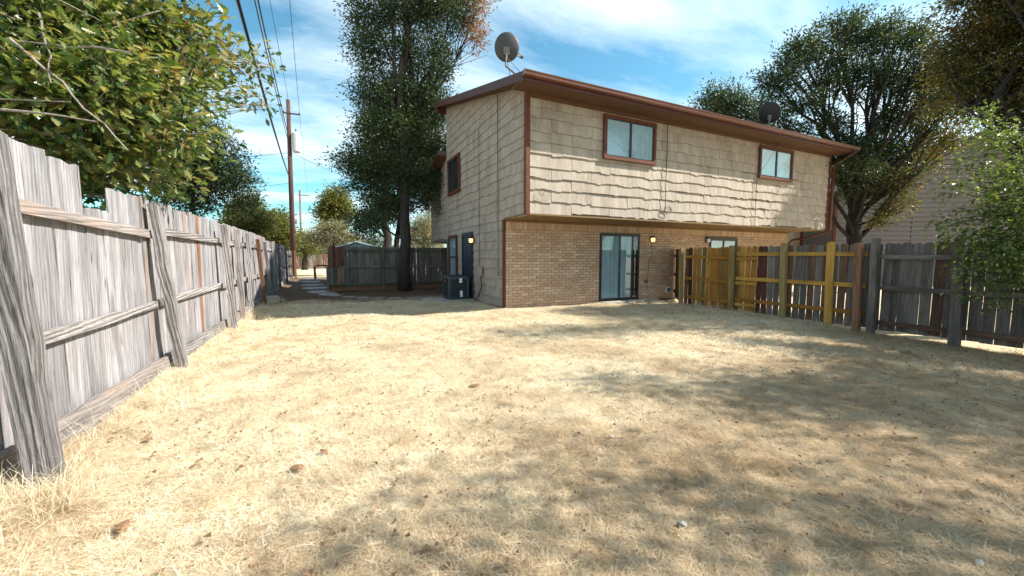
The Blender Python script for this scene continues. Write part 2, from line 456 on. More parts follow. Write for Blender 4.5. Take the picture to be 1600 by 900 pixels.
def groundmat():
    m, t, b = new_mat('dry_lawn_soil')
    tcn = N(t, 'ShaderNodeTexCoord'); v = tcn.outputs['Object']
    straw = noise(t, v, 55, 8, .72, 1.5)
    patch = noise(t, v, .55, 5, .6)
    mid = noise(t, v, 4.5, 5, .65)
    c = ramp(t, straw, [(.28, (.20, .13, .075)), (.43, (.46, .34, .20)), (.58, (.76, .64, .43)), (.74, (.90, .81, .60))])
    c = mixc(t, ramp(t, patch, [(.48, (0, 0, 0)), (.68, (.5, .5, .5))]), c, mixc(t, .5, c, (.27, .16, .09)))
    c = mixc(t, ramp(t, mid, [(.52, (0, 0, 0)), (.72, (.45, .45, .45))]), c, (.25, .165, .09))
    # bare leaf-littered soil strip by the back fence
    sepx = N(t, 'ShaderNodeSeparateXYZ'); t.links.new(v, sepx.inputs[0])
    edge = math_(t, 'ADD', sepx.outputs[1], math_(t, 'MULTIPLY', math_(t, 'SUBTRACT', mid, .5), 3.5))
    mr = N(t, 'ShaderNodeMapRange'); mr.inputs[1].default_value = 12.9; mr.inputs[2].default_value = 14.6; t.links.new(edge, mr.inputs[0])
    mr2 = N(t, 'ShaderNodeMapRange'); mr2.inputs[1].default_value = 34; mr2.inputs[2].default_value = 30; t.links.new(edge, mr2.inputs[0])
    soil = ramp(t, straw, [(.35, (.07, .05, .04)), (.55, (.15, .11, .08)), (.75, (.30, .22, .15))])
    c = mixc(t, math_(t, 'MULTIPLY', mr.outputs[0], mr2.outputs[0]), c, soil)
    t.links.new(c, b.inputs['Base Color']); b.inputs['Roughness'].default_value = .95
    b.inputs['Specular IOR Level'].default_value = .1
    bump(t, b, math_(t, 'ADD', straw, mid), .8, .02)
    return m
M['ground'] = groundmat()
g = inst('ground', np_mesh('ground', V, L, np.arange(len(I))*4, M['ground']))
tag(g, kind='structure')

# dry grass: tufts of straw laid over the lawn
def strawmat(name, stops):
    m, t, b = new_mat(name)
    gg = N(t, 'ShaderNodeNewGeometry')
    oi = N(t, 'ShaderNodeObjectInfo')
    v = math_(t, 'FRACT', math_(t, 'ADD', gg.outputs['Random Per Island'], oi.outputs['Random']))
    tcn = N(t, 'ShaderNodeTexCoord')
    c = ramp(t, v, stops)
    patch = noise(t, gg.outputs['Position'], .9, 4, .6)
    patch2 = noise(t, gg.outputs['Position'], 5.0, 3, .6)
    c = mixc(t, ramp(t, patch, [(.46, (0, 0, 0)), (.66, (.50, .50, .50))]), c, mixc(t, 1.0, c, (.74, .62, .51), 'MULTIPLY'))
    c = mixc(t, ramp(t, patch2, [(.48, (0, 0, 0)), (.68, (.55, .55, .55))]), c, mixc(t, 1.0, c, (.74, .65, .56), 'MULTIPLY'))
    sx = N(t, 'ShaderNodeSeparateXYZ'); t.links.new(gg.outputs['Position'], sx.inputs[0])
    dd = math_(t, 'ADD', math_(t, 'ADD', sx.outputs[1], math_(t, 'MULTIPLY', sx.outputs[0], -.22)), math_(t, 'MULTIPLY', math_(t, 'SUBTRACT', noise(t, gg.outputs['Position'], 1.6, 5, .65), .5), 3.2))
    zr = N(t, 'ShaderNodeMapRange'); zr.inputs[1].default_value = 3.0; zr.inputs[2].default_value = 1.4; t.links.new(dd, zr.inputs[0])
    c = mixc(t, math_(t, 'MULTIPLY', zr.outputs[0], .75), c, mixc(t, 1.0, c, (.72, .62, .52), 'MULTIPLY'))  # near lawn browned and darkened: warm tree-shade tone painted into the straw colour
    t.links.new(c, b.inputs['Base Color']); b.inputs['Roughness'].default_value = .7
    b.inputs['Specular IOR Level'].default_value = .2
    tr = N(t, 'ShaderNodeBsdfTranslucent'); t.links.new(c, tr.inputs[0])
    ms = N(t, 'ShaderNodeMixShader'); ms.inputs[0].default_value = .45
    o = [x for x in t.nodes if x.type == 'OUTPUT_MATERIAL'][0]
    t.links.new(b.outputs[0], ms.inputs[1]); t.links.new(tr.outputs[0], ms.inputs[2]); t.links.new(ms.outputs[0], o.inputs[0])
    return m
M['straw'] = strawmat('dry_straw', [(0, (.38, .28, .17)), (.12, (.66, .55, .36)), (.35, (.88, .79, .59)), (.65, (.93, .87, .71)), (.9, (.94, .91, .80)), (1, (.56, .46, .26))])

def tuft_mesh(seed, nb, rad, lmin, lmax, width, lift):
    r = np.random.default_rng(seed)
    vs = []; fs = []
    for i in range(nb):
        a = r.uniform(0, 2*pi); rr = rad*sqrt(r.uniform())
        bx, by = rr*cos(a), rr*sin(a)
        az = r.uniform(0, 2*pi); l = r.uniform(lmin, lmax); el = abs(r.normal(0, lift)); bend = r.uniform(-.7, .7)
        p = np.array([bx, by, r.uniform(0, .012)]); w = width*r.uniform(.6, 1.3)
        base = len(vs); seg = 3
        for k in range(seg+1):
            ang = az + bend*k/seg; e = el*(1-.8*k/seg) - .1*k/seg
            d = np.array([cos(ang)*cos(e), sin(ang)*cos(e), sin(e)])
            side = np.array([-sin(ang), cos(ang), r.uniform(-.4, .4)])
            ww = w*(1-.75*k/seg)/2
            vs.append(p-side*ww); vs.append(p+side*ww)
            p = p + d*l/seg
            p[2] = max(p[2], .002)
        for k in range(seg):
            fs.append((base+2*k, base+2*k+1, base+2*k+3, base+2*k+2))
    me = bpy.data.meshes.new('straw_tuft'); me.from_pydata([tuple(v) for v in vs], [], fs)
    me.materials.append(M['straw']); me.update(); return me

def scatter(name, pts, tufts, label, smin, smax, kind='stuff', cat='grass', seed=1):
    """one object: points carrying instanced tufts through geometry nodes"""
    me = bpy.data.meshes.new(name); me.from_pydata([tuple(p) for p in pts], [], []); me.update()
    o = inst(name, me)
    src = bpy.data.collections.new(name+'_source')
    for i, tm in enumerate(tufts):
        so = bpy.data.objects.new('tuft_source', tm); src.objects.link(so)
    ng = bpy.data.node_groups.new(name+'_nodes', 'GeometryNodeTree')
    ng.interface.new_socket('Geometry', in_out='INPUT', socket_type='NodeSocketGeometry')
    ng.interface.new_socket('Geometry', in_out='OUTPUT', socket_type='NodeSocketGeometry')
    gi = ng.nodes.new('NodeGroupInput'); go = ng.nodes.new('NodeGroupOutput')
    ci = ng.nodes.new('GeometryNodeCollectionInfo'); ci.inputs['Collection'].default_value = src
    ci.inputs['Separate Children'].default_value = True; ci.inputs['Reset Children'].default_value = True
    ip = ng.nodes.new('GeometryNodeInstanceOnPoints'); ip.inputs['Pick Instance'].default_value = True
    rv = ng.nodes.new('FunctionNodeRandomValue'); rv.data_type = 'FLOAT_VECTOR'
    rv.inputs[0].default_value = (-.08, -.08, 0); rv.inputs[1].default_value = (.08, .08, 6.283)
    rv.inputs['Seed'].default_value = seed
    rs = ng.nodes.new('FunctionNodeRandomValue'); rs.data_type = 'FLOAT'
    rs.inputs[2].default_value = smin; rs.inputs[3].default_value = smax; rs.inputs['Seed'].default_value = seed+5
    ri = ng.nodes.new('FunctionNodeRandomValue'); ri.data_type = 'INT'
    ri.inputs[4].default_value = 0; ri.inputs[5].default_value = len(tufts)-1; ri.inputs['Seed'].default_value = seed+9
    ng.links.new(gi.outputs[0], ip.inputs['Points']); ng.links.new(ci.outputs[0], ip.inputs['Instance'])
    ng.links.new(rv.outputs[0], ip.inputs['Rotation']); ng.links.new(rs.outputs[1], ip.inputs['Scale'])
    ng.links.new(ri.outputs[2], ip.inputs['Instance Index'])
    ng.links.new(ip.outputs[0], go.inputs[0])
    md = o.modifiers.new('scatter', 'NODES'); md.node_group = ng
    tag(o, label, cat, kind=kind)
    return o

def lawn_pts(n, x0, x1, y0, y1, keep):
    x = rng.uniform(x0, x1, n); y = rng.uniform(y0, y1, n)
    k = keep(x, y); x = x[k]; y = y[k]
    return np.stack([x, y, gh(x, y)], 1)
def thin(x, y):                                    # uneven growth: bare and flattened patches
    n_ = np.sin(x*2.3+1.7*np.sin(y*1.1))*np.cos(y*2.9+1.3*np.sin(x*1.7)) + .6*np.sin(x*6.1+y*4.3) *np.cos(y*7.7-x*3.1)
    return rng.uniform(0, 1, len(x)) < np.clip(.78 + .42*n_, .22, 1)
def inview(x, y):                                  # lawn the photo looks over, with a margin to step aside
    d = x*_F.x + y*_F.y; s = x*_R.x + y*_R.y
    return (d > .3) & (np.abs(s) < 1.55*d + 1.0)
def lawnarea(x, y): return inview(x, y) & (x > -1.92) & ((x < 9.75) | (y < -1)) & ~((x > 4.2) & (y > 9.6))
tn = [tuft_mesh(100+i, 95, .09, .025, .085, .0024, .28) for i in range(10)] + [tuft_mesh(150+i, 60, .10, .04, .14, .0026, .22) for i in range(3)]
tf = [tuft_mesh(200+i, 66, .15, .04, .12, .0045, .26) for i in range(8)]
P1 = lawn_pts(56000, -2, 9.8, .2, 7.5, lambda x, y: lawnarea(x, y) & (np.hypot(x, y) < 6.6) & thin(x, y))
P2 = lawn_pts(34000, -2, 9.8, .2, 15.5, lambda x, y: lawnarea(x, y) & (np.hypot(x, y) >= 6.4) & thin(x, y) & (y + 1.0*np.sin(x*2.1) < 13.6) & ~((x > 1.5) & (y > 12.6)))
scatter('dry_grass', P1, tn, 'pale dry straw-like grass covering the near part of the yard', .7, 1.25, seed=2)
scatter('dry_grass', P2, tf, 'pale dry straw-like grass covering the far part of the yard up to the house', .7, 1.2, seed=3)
def flake(seed):
    r = random.Random(seed); vs = []; fs = []
    for k in range(5):
        x, y = r.uniform(-.25, .25), r.uniform(-.25, .25); a = r.uniform(0, 6.28); l = r.uniform(.012, .04); w = l*r.uniform(.25, .5); z = r.uniform(.015, .04)
        d = (cos(a)*l, sin(a)*l); e = (-sin(a)*w, cos(a)*w); b_ = len(vs)
        vs += [(x, y, z), (x+d[0]/2+e[0], y+d[1]/2+e[1], z+.012), (x+d[0], y+d[1], z+.004), (x+d[0]/2-e[0], y+d[1]/2-e[1], z+.010)]
        fs += [(b_, b_+1, b_+2), (b_, b_+2, b_+3)]
    me = bpy.data.meshes.new('leaf_bits'); me.from_pydata(vs, [], fs); me.materials.append(M['dead_leaf']); me.update(); return me
PL = lawn_pts(1500, -1.8, 9.7, .5, 13, lawnarea)
PL2 = lawn_pts(2600, -1.8, 4.3, 13, 17.2, lambda x, y: x > -3)
scatter('leaf_litter', np.concatenate([PL, PL2]), [flake(i) for i in range(6)], 'small brown bits of dead leaf sprinkled over the lawn and the soil by the back fence', .6, 1.3, cat='leaf litter', seed=8)
ts = [tuft_mesh(300+i, 34, .07, .12, .34, .0038, .65) for i in range(5)]
pf = []
for k in range(300):
    y = rng.uniform(1.0, 15); x = rng.uniform(-1.88, -1.5) if rng.uniform() < .75 else rng.uniform(-1.7, -1.2)
    pf.append((x, y, ghf(x, y)))
for k in range(90):
    x = rng.uniform(9.3, 9.7); y = rng.uniform(.5, 8.5); pf.append((x, y, ghf(x, y)))
for k in range(60):
    a = rng.uniform(0, 2*pi); r_ = .3*sqrt(rng.uniform()); pf.append((-1.62+r_*cos(a), 3.05+1.2*r_*sin(a), ghf(-1.6, 3.1)))
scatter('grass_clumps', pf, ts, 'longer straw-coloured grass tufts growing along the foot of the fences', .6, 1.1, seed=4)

# ------------------------------------------------------------------ timber and fences
def timber(L, w, d, mat, seed=0, seg=4, warp=.004, top='flat', name='board'):
    """a piece of timber along local Z, base at the origin, w along X, d along Y"""
    r = random.Random(seed)
    vs = []; fs = []
    zs = [L*i/seg for i in range(seg+1)]
    for i, z in enumerate(zs):
        ox = r.uniform(-warp, warp); oy = r.uniform(-warp, warp); wf = 1 + r.uniform(-.02, .02)
        vs += [(-w/2*wf+ox, -d/2+oy, z), (w/2*wf+ox, -d/2+oy, z), (w/2*wf+ox, d/2+oy, z), (-w/2*wf+ox, d/2+oy, z)]
    for i in range(seg):
        for k in range(4):
            a = i*4+k; b_ = i*4+(k+1) % 4
            fs.append((a, b_, b_+4, a+4))
    fs.append((3, 2, 1, 0)); t0 = seg*4
    if top == 'dog':        # clipped corners
        c = w*.24; b0 = len(vs); z = L + .03
        vs += [(-w/2+c, -d/2, z), (w/2-c, -d/2, z), (w/2-c, d/2, z), (-w/2+c, d/2, z)]
        for k in range(4): fs.append((t0+k, t0+(k+1) % 4, b0+(k+1) % 4, b0+k))
        fs.append((b0, b0+1, b0+2, b0+3))
    elif top == 'worn':
        zt = [L + r.uniform(-.015, .012) for _ in range(4)]
        mid = L + r.uniform(-.008, .018); mx_ = r.uniform(-.2, .2)*w; b0 = len(vs)
        for k in range(4): vs[t0+k] = (vs[t0+k][0], vs[t0+k][1], zt[0] if k in (0, 3) else zt[1])
        vs += [(mx_, -d/2, mid), (mx_, d/2, mid)]
        fs += [(t0, t0+1, b0), (t0+2, t0+3, b0+1), (t0+1, t0+2, b0+1, b0), (t0+3, t0, b0, b0+1)]
    else:
        fs.append((t0, t0+1, t0+2, t0+3))
    me = bpy.data.meshes.new(name); me.from_pydata(vs, [], fs); me.materials.append(mat); me.update()
    return me
_cache = {}
def timber_c(key, *a, **k):
    if key not in _cache: _cache[key] = timber(*a, **k)
    return _cache[key]
def zquat(d, facing):
    """rotation taking local Z to d and local Y as near as possible to facing"""
    z = Vector(d).normalized(); f_ = Vector(facing)
    y = (f_ - z*f_.dot(z)).normalized(); x = y.cross(z)
    return Matrix((x, y, z)).transposed().to_quaternion()
def beam(parent, name, a, b, w, d, mat, facing, seg=6, warp=.006, seed=None, top='flat'):
    """timber from a to b; d is measured along facing, w across it"""
    a = Vector(a); b = Vector(b)
    seed = random.randint(0, 10**6) if seed is None else seed
    me = timber((b-a).length, w, d, mat, seed, seg, warp, top, name)
    return inst(name, me, parent, a, zquat(b-a, facing))
def boards(parent, p0, p1, width, gap, h, matf, facing, zb=0.0, thick=.018, key='b', top='worn', tilt=.006, hj=.02, nvar=5, skip=None, hf=None):
    p0 = Vector((*p0, 0)); p1 = Vector((*p1, 0)); d = p1-p0; n = int(d.length/(width+gap)); d.normalize()
    for i in range(n):
        c = p0 + d*((i+.5)*(width+gap))
        if skip and skip(c, i): continue
        mat = matf(i, c)
        hh = (hf(c) if hf else h)
        me = timber_c((key, mat.name, i % nvar), h, width, thick, mat, hash((key, i % nvar)) & 0xffff, 4, .004, top, 'board')
        q = zquat((random.gauss(0, tilt)*d.x + random.gauss(0, tilt/2)*d.y, random.gauss(0, tilt)*d.y + random.gauss(0, tilt/2)*d.x, 1), facing)
        o = inst('board', me, parent, (c.x, c.y, zb + random.uniform(-hj, hj)), q)
        o.scale = (random.uniform(.97, 1.02), 1, hh/h)

def fence_root(loc, label, name='wooden_fence'):
    return tag(empty(name, loc), label, 'fence')
class Off:      # parent offset helper: parts are given in world coordinates
    pass
def rebase(root):
    """keep world placement of children that were laid out in world coordinates"""
    off = Vector(root.location)
    for ch in root.children:
        ch.location = Vector(ch.location) - off

# --- left fence
def lx(y): return -1.93 if y < 13 else -1.93 - .42*min(1, (y-13)/14.5)
LF = fence_root((lx(3), 3, 0), 'long weathered grey plank fence running down the left side of the yard')
def lmat(i, c):
    r = random.random()
    return M['grey_wood'] if r < .80 else (M['grey_wood2'] if r < .97 else M['rust_wood'])
def lh(c):
    y = c.y
    base = 2.13
    if y < 4.75: base = 2.28 - .05*(y-3.5) if y > 3 else 2.2
    elif y < 5.1: base = 1.88
    elif y < 6.5: base = 2.10 + .02*(y-4.75)
    elif y > 16: base = 2.05
    return base + random.uniform(-.015, .015)
for (a, b_) in ((.4, 13.0), (13.0, 27.6)):
    boards(LF, (lx(a), a), (lx(b_), b_), .141, .002, 2.1, lmat, (1, 0, 0), -.02, key='lf', hf=lh, tilt=.005, hj=.01,
           nvar=7)
# a loose dark board leaning in the gap
beam(LF, 'board', (lx(4)-.06, 4.86, 0), (lx(4)-.14, 4.93, 1.98), .10, .03, M['dark_wood'], (1, 0, 0))
lposts = [(.9, 0, 0, 'post_wood', .10), (3.30, -.17, .12, 'post_wood', .128), (6.08, -.10, -.20, 'post_wood', .10), (9.02, -.03, -.10, 'post_wood', .10),
          (10.35, 0, -.05, 'grey_wood2', .095), (11.5, .02, .05, 'post_wood', .09), (13.35, -.03, -.45, 'rust_wood', .09),
          (15.4, -.05, -.55, 'post_wood', .09), (17.6, 0, 0, 'post_wood', .10), (19.9, 0, 0, 'post_wood', .10), (22.3, 0, 0, 'post_wood', .10), (24.8, 0, 0, 'post_wood', .10)]
for i, (y, lean_x, lean_y, mt, w) in enumerate(lposts):
    xb = lx(y) + .10 + w/2 + .08*(i in (1, 2, 3)) + .07*(i == 1) + (.06 if i in (6, 7) else 0)
    beam(LF, 'post', (xb, y, -.1), (xb + lean_x - .02, y + lean_y, 2.04 + (.14 if i == 1 else 0) - (.1 if i in (6, 7) else 0)), w*1.05, w, M[mt], (1, 0, 0), seg=9, warp=.009, top='worn')
ys_ = [p[0] for p in lposts] + [27.5]
for i in range(len(ys_)-1):
    a, b_ = ys_[i]+.05, ys_[i+1]-.05
    if b_-a < .6: continue
    for k, (za_, zb_) in enumerate(((1.76, 1.74), (.88, .90))):
        if i == 1: za_, zb_ = ((1.79, 1.70), (.86, .88))[k]
        # each rail sags a little: a bent strip of timber
        mbz = MB(); n = 8; vs = []
        sag = random.uniform(.0, .035)*(2 if i == 1 and k == 0 else 1)
        for j in range(n+1):
            t_ = j/n; y = (b_-a)*t_; z = za_ + (zb_-za_)*t_ - sag*4*t_*(1-t_) + random.uniform(-.003, .003)
            hh = .045 + random.uniform(-.003, .003); X = lx(a + y) - lx(a)
            if i == 1 and k == 1 and j > 5: hh *= .72
            vs += [(X-.022, y, z-hh), (X+.024, y, z-hh), (X+.024, y, z+hh), (X-.022, y, z+hh)]
        fs = [(0, 1, 2, 3), (n*4+3, n*4+2, n*4+1, n*4)]
        for j in range(n):
            for q in range(4): fs.append((j*4+q, (j+1)*4+q, (j+1)*4+(q+1) % 4, j*4+(q+1) % 4))
        # build lying along local Z so that the grain follows it
        mbz.add([(v_[0], -v_[2], v_[1]) for v_ in vs], fs)
        o = mbz.build('rail', M['rail_wood'] if random.random() < .8 else M['grey_wood2'], LF, loc=(lx(a)+.045, a, 0), rot=(-pi/2, 0, 0))
    beam(LF, 'kickboard', (lx(a)+.085, a-.02, .125), (lx(b_)+.085, b_+.02, .115), .21, .05, M['grey_wood2'] if i % 2 else M['rail_wood'], (1, 0, .12), seg=7, warp=.010)
    if i == 1:
        beam(LF, 'kickboard', (lx(a)+.135, a+.02, .05), (lx(a)+.14, a+1.25, .02), .13, .03, M['grey_wood2'], (1, 0, .2), warp=.008)
rebase(LF)

# --- gate and alley
GT = tag(empty('wooden_gate', (-2.28, 27.8, 0)), 'small mossy dark plank gate at the far end of the narrow alley', 'gate')
for i in range(6):
    o = inst('board', timber_c(('gate', i % 3), 1.78, .115, .02, M['dark_wood'], 40+i % 3, 4, .004, 'worn', 'board'), GT, (-.32+.13*i - .16, 0, .05), zquat((0, 0, 1), (0, -1, 0)))
for z in (.35, .95, 1.55): beam(GT, 'rail', (-.52, -.04, z), (.24, -.04, z), .09, .03, M['dark_wood'], (0, -1, 0))
beam(GT, 'post', (.38, 0, 0), (.38, 0, 1.86), .12, .12, M['rust_wood'], (0, -1, 0))
AR = fence_root((.12, 17.2, 0), 'grey plank fence forming the right side of the narrow alley')
boards(AR, (.10, 17.35), (.16, 27.5), .14, .006, 1.8, lambda i, c: M['back_wood'] if random.random() < .7 else M['brown_wood'], (-1, 0, 0), key='ar')
for y in (19.6, 22.1, 24.6, 27.5): beam(AR, 'post', (.02, y, 0), (.02, y, 1.86), .1, .1, M['back_wood'], (-1, 0, 0))
for z in (.4, 1.55): beam(AR, 'rail', (.06, 17.4, z), (.12, 27.4, z), .09, .035, M['back_wood'], (-1, 0, 0))
beam(AR, 'post', (-.80, 27.6, 0), (-.84, 27.6, 1.22), .14, .14, M['rust_wood'], (0, -1, 0))
beam(AR, 'rail', (-.74, 27.6, .9), (.02, 27.6, .9), .09, .035, M['brown_wood'], (0, -1, 0))
rebase(AR)
FF = fence_root((-2, 54, 0), 'brown plank fence far beyond the alley across a sunlit lawn')
boards(FF, (-5.5, 54), (3.0, 54.3), .19, .01, 1.85, lambda i, c: M['brown_wood'] if random.random() < .7 else M['dark_wood'], (0, -1, 0), key='ff')
rebase(FF)

# --- back fence
BF = fence_root((2.2, 17.25, 0), 'grey plank fence across the back behind the big oak with a dark red patched corner')
YB = 17.25
def bmat(i, c):
    if c.x < .52: return M['red_wood'] if i % 4 else M['brown_wood']
    return M['back_wood']
boards(BF, (.0, YB), (4.95, YB), .139, .001, 1.84, bmat, (0, -1, 0), .0, key='bf', top='dog', nvar=4, hj=.012, tilt=.002)
beam(BF, 'rail', (.55, YB-.035, 1.70), (4.9, YB-.035, 1.72), .085, .035, M['back_wood'], (0, -1, 0))
beam(BF, 'rail', (.38, YB-.035, 1.04), (4.9, YB-.035, 1.04), .085, .035, M['back_wood'], (0, -1, 0))
beam(BF, 'rail', (.05, YB-.045, .30), (4.9, YB-.045, .32), .085, .035, M['moss_wood'], (0, -1, 0))
beam(BF, 'kickboard', (.05, YB-.03, .13), (4.9, YB-.03, .13), .17, .03, M['rust_wood'], (0, -1, 0))
for i in range(5):
    beam(BF, 'board', (.08+.14*i, YB-.03, .34), (.08+.14*i, YB-.03, 1.0 + .02*(i % 2)), .13, .022, M['rust_wood'] if i in (2,) else M['back_wood'], (0, -1, 0))
beam(BF, 'post', (-.05, YB-.06, 0), (-.05, YB-.06, 1.05), .10, .10, M['back_wood'], (0, -1, 0))
beam(BF, 'post', (2.07, YB-.09, 0), (2.07, YB-.09, 1.86), .10, .10, M['moss_wood'], (0, -1, 0))
rebase(BF)

# --- right fences
RX = 9.78
RF = fence_root((9.7, 6.2, 0), 'patched fence of new yellow and old brown boards joining the brick wall')
def rmat(i, c):
    y = c.y
    if y > 8.75: return M['red_wood'] if i % 2 else M['brown_wood']
    if y > 8.05: return [M['brown_wood'], M['red_wood'], M['red_wood']][i % 3]
    if y > 6.15: return [M['pine_orange'], M['pine_dark'], M['pine_orange'], M['green_post'], M['pine_dark'], M['pine'], M['pine_orange']][i % 7]
    if y > 5.85: return M['red_wood']
    if y > 5.0: return M['dark_wood'] if i % 4 else M['brown_wood']
    if y > 4.3: return M['brown_wood'] if i % 2 else M['dark_wood']
    return M['dark_wood']
boards(RF, (10.82, 9.60), (9.80, 8.46), .125, .020, 1.62, rmat, (-.75, .66, 0), .05, key='rfa', top='dog', tilt=.010)
boards(RF, (RX, 8.34), (RX, 3.48), .128, .017, 1.68, rmat, (-1, 0, 0), .0, key='rfb', top='dog', tilt=.010, nvar=5, hj=.012)
for y, mt, w, h_, dx_ in ((8.34, 'green_post', .10, 1.70, 0), (6.72, 'green_post', .10, 1.74, 0), (5.42, 'green_post', .11, 1.76, 0), (3.98, 'rust_wood', .11, 1.72, -.05)):
    z0 = ghf(9.6, y) - .03
    beam(RF, 'post', (9.66+dx_, y, z0), (9.66+dx_, y + .05, h_), w, w, M[mt], (-1, 0, 0), warp=.002)
for z, m1, m2 in ((1.50, 'pine_orange', 'pine'), (.86, 'pine_orange', 'pine'), (.30, 'pine_orange', 'pine_orange')):
    beam(RF, 'rail', (10.76, 9.60, z-.02), (9.74, 8.44, z-.02), .085, .038, M['red_wood'], (-.75, .66, 0))
    beam(RF, 'rail', (9.73, 8.28, z-.05), (9.73, 6.78, z-.08), .085, .038, M[m1], (-1, 0, 0), warp=.002)
    beam(RF, 'rail', (9.73, 6.66, z+.02), (9.73, 3.92, z), .088, .038, M[m2], (-1, 0, 0), warp=.002)
    beam(RF, 'rail', (9.725, 6.66, z-.10), (9.725, 6.10, z-.10), .085, .038, M['pine'], (-1, 0, 0), warp=.002)
beam(RF, 'board', (9.70, 4.52, -.02), (9.70, 4.55, 1.73), .15, .03, M['pine'], (-1, 0, 0), warp=.003, top='dog')
rebase(RF)
RG = fence_root((9.7, 1.5, 0), 'old dark grey plank fence on the right behind the overhanging green branch')
boards(RG, (RX, 3.6), (RX, -4.2), .149, .003, 1.66, lambda i, c: M['dark_wood'] if i % 9 != 4 else M['brown_wood'], (-1, 0, 0), .01, key='rg', top='dog', nvar=6, hj=.012)
for y in (3.74, 2.62, .6, -1.6, -3.6):
    z0 = ghf(9.5, y) - .03
    beam(RG, 'post', (9.60, y, z0), (9.62, y+.03, 1.76), .13, .12, M['dark_wood'], (-1, 0, 0), top='flat') if y < 3 else beam(RG, 'post', (9.60, y, z0), (9.62, y+.03, 1.80), .11, .11, M['dark_wood'], (-1, 0, 0))
pys = [3.64, 2.62, .6, -1.6, -3.6]
for a, b_ in zip(pys[:-1], pys[1:]):
    for z, w in ((1.44, .09), (.84, .09), (.16, .085)):
        beam(RG, 'rail', (9.72, a+.2, z), (9.72, b_+.0, z-.01), w, .038, M['dark_wood'] if z > .3 else M['brown_wood'], (-1, 0, 0))
rebase(RG)

# ------------------------------------------------------------------ house
HX0, HX1 = 4.34, 17.42
FU, FL = 8.35, 9.67          # upper and lower front faces
HB = 15.12; EB = 17.9
EAVE_Z = 5.33; SL = .262
def roof_z(y): return 5.36 + SL*(y-7.75)          # underside of the roof plane
H = tag(empty('house', (HX0, FL, 0)), 'two-storey duplex with beige shingle siding above a tan brick ground floor', 'house')
def hp(mb, name, mat, parent=H, **k):
    o = mb.build(name, mat, None, **k)
    o.parent = parent
    off = Vector((0, 0, 0)); p = parent
    while p is not None: off += Vector(p.location); p = p.parent
    o.location = Vector(o.location) - off
    return o
def hinst(name, me, parent, loc, rot=None, scale=None):
    off = Vector((0, 0, 0)); p = parent
    while p is not None: off += Vector(p.location); p = p.parent
    return inst(name, me, parent, Vector(loc) - off, rot, scale)

core = MB()
core.prism([(FL+.035, 0), (FL+.035, 2.50), (FU+.05, 2.50), (FU+.05, EAVE_Z+.02), (HB, roof_z(HB)-.03), (HB, 0)], 'x', HX0+.05, HX1-.04)
core.prism([(HB, 2.07), (HB, 5.42), (EB, 4.55), (EB, 2.07), (HB, 2.07)], 'x', HX0+.05, HX1-.04)
core.prism([(HB, 0), (HB, 2.07), (17.0, 2.07), (17.0, 0)], 'x', HX0+.48, HX1-.04)
wall = hp(core, 'wall', M['siding_core'])
# mortar bed
mo = MB(); mo.box(HX0+.03, HX1-.10, FL+.012, FL+.034, 0, 2.46)
brickwall = hp(mo, 'brick_wall', M['mortar'])

# openings on the fronts (x0, x1, z0, z1)
SD = (7.59, 9.18, .06, 2.17)
BW = (12.53, 14.05, 1.05, 2.13)
def brick_mesh(seed, w, h):
    r = random.Random(seed); d = .022; j = .0015; e = .004
    x0, x1, z0, z1 = -w/2, w/2, -h/2, h/2
    vs = [(x0, d, z0), (x1, d, z0), (x1, d, z1), (x0, d, z1)]
    vs += [(x0, -d/2, z0), (x1, -d/2, z0), (x1, -d/2, z1), (x0, -d/2, z1)]
    vs += [(x0+e, -d/2-e+r.uniform(-j, j), z0+e), (x1-e, -d/2-e+r.uniform(-j, j), z0+e), (x1-e, -d/2-e+r.uniform(-j, j), z1-e), (x0+e, -d/2-e+r.uniform(-j, j), z1-e)]
    fs = [(0, 1, 5, 4), (1, 2, 6, 5), (2, 3, 7, 6), (3, 0, 4, 7), (4, 5, 9, 8), (5, 6, 10, 9), (6, 7, 11, 10), (7, 4, 8, 11), (8, 9, 10, 11)]
    me = bpy.data.meshes.new('brick'); me.from_pydata(vs, [], fs); me.materials.append(M['brick']); me.update(); return me
BWI, BHI, JO = .238, .0705, .0105
bvar = [brick_mesh(i, BWI, BHI) for i in range(5)]
spots = []
rowh = BHI+JO; nrow = int(2.20/rowh)
for r_ in range(nrow):
    z = .012 + rowh*(r_+.5); x = HX0 + .03 - (BWI+JO)*(.5 if r_ % 2 else 0)
    while x < HX1-.12:
        a, b_ = max(x, HX0+.045), min(x+BWI, HX1-.12)
        segs = [(a, b_)]
        for (o0, o1, q0, q1) in (SD, BW):
            if q0-.05 < z < q1+.03:
                ns = []
                for s0, s1 in segs:
                    if s1 <= o0 or s0 >= o1: ns.append((s0, s1))
                    else:
                        if s0 < o0: ns.append((s0, o0-.004))
                        if s1 > o1: ns.append((o1+.004, s1))
                segs = ns
        for s0, s1 in segs:
            if s1-s0 > .03: spots.append(((s0+s1)/2, z, s1-s0, 0))
        x += BWI+JO
z = .012 + rowh*nrow + .118
x = HX0+.07
while x < HX1-.15:          # soldier course
    spots.append((x+BHI/2, z, BHI, 1)); x += BHI+JO
spots.sort(key=lambda s: s[0])
rest = MB()
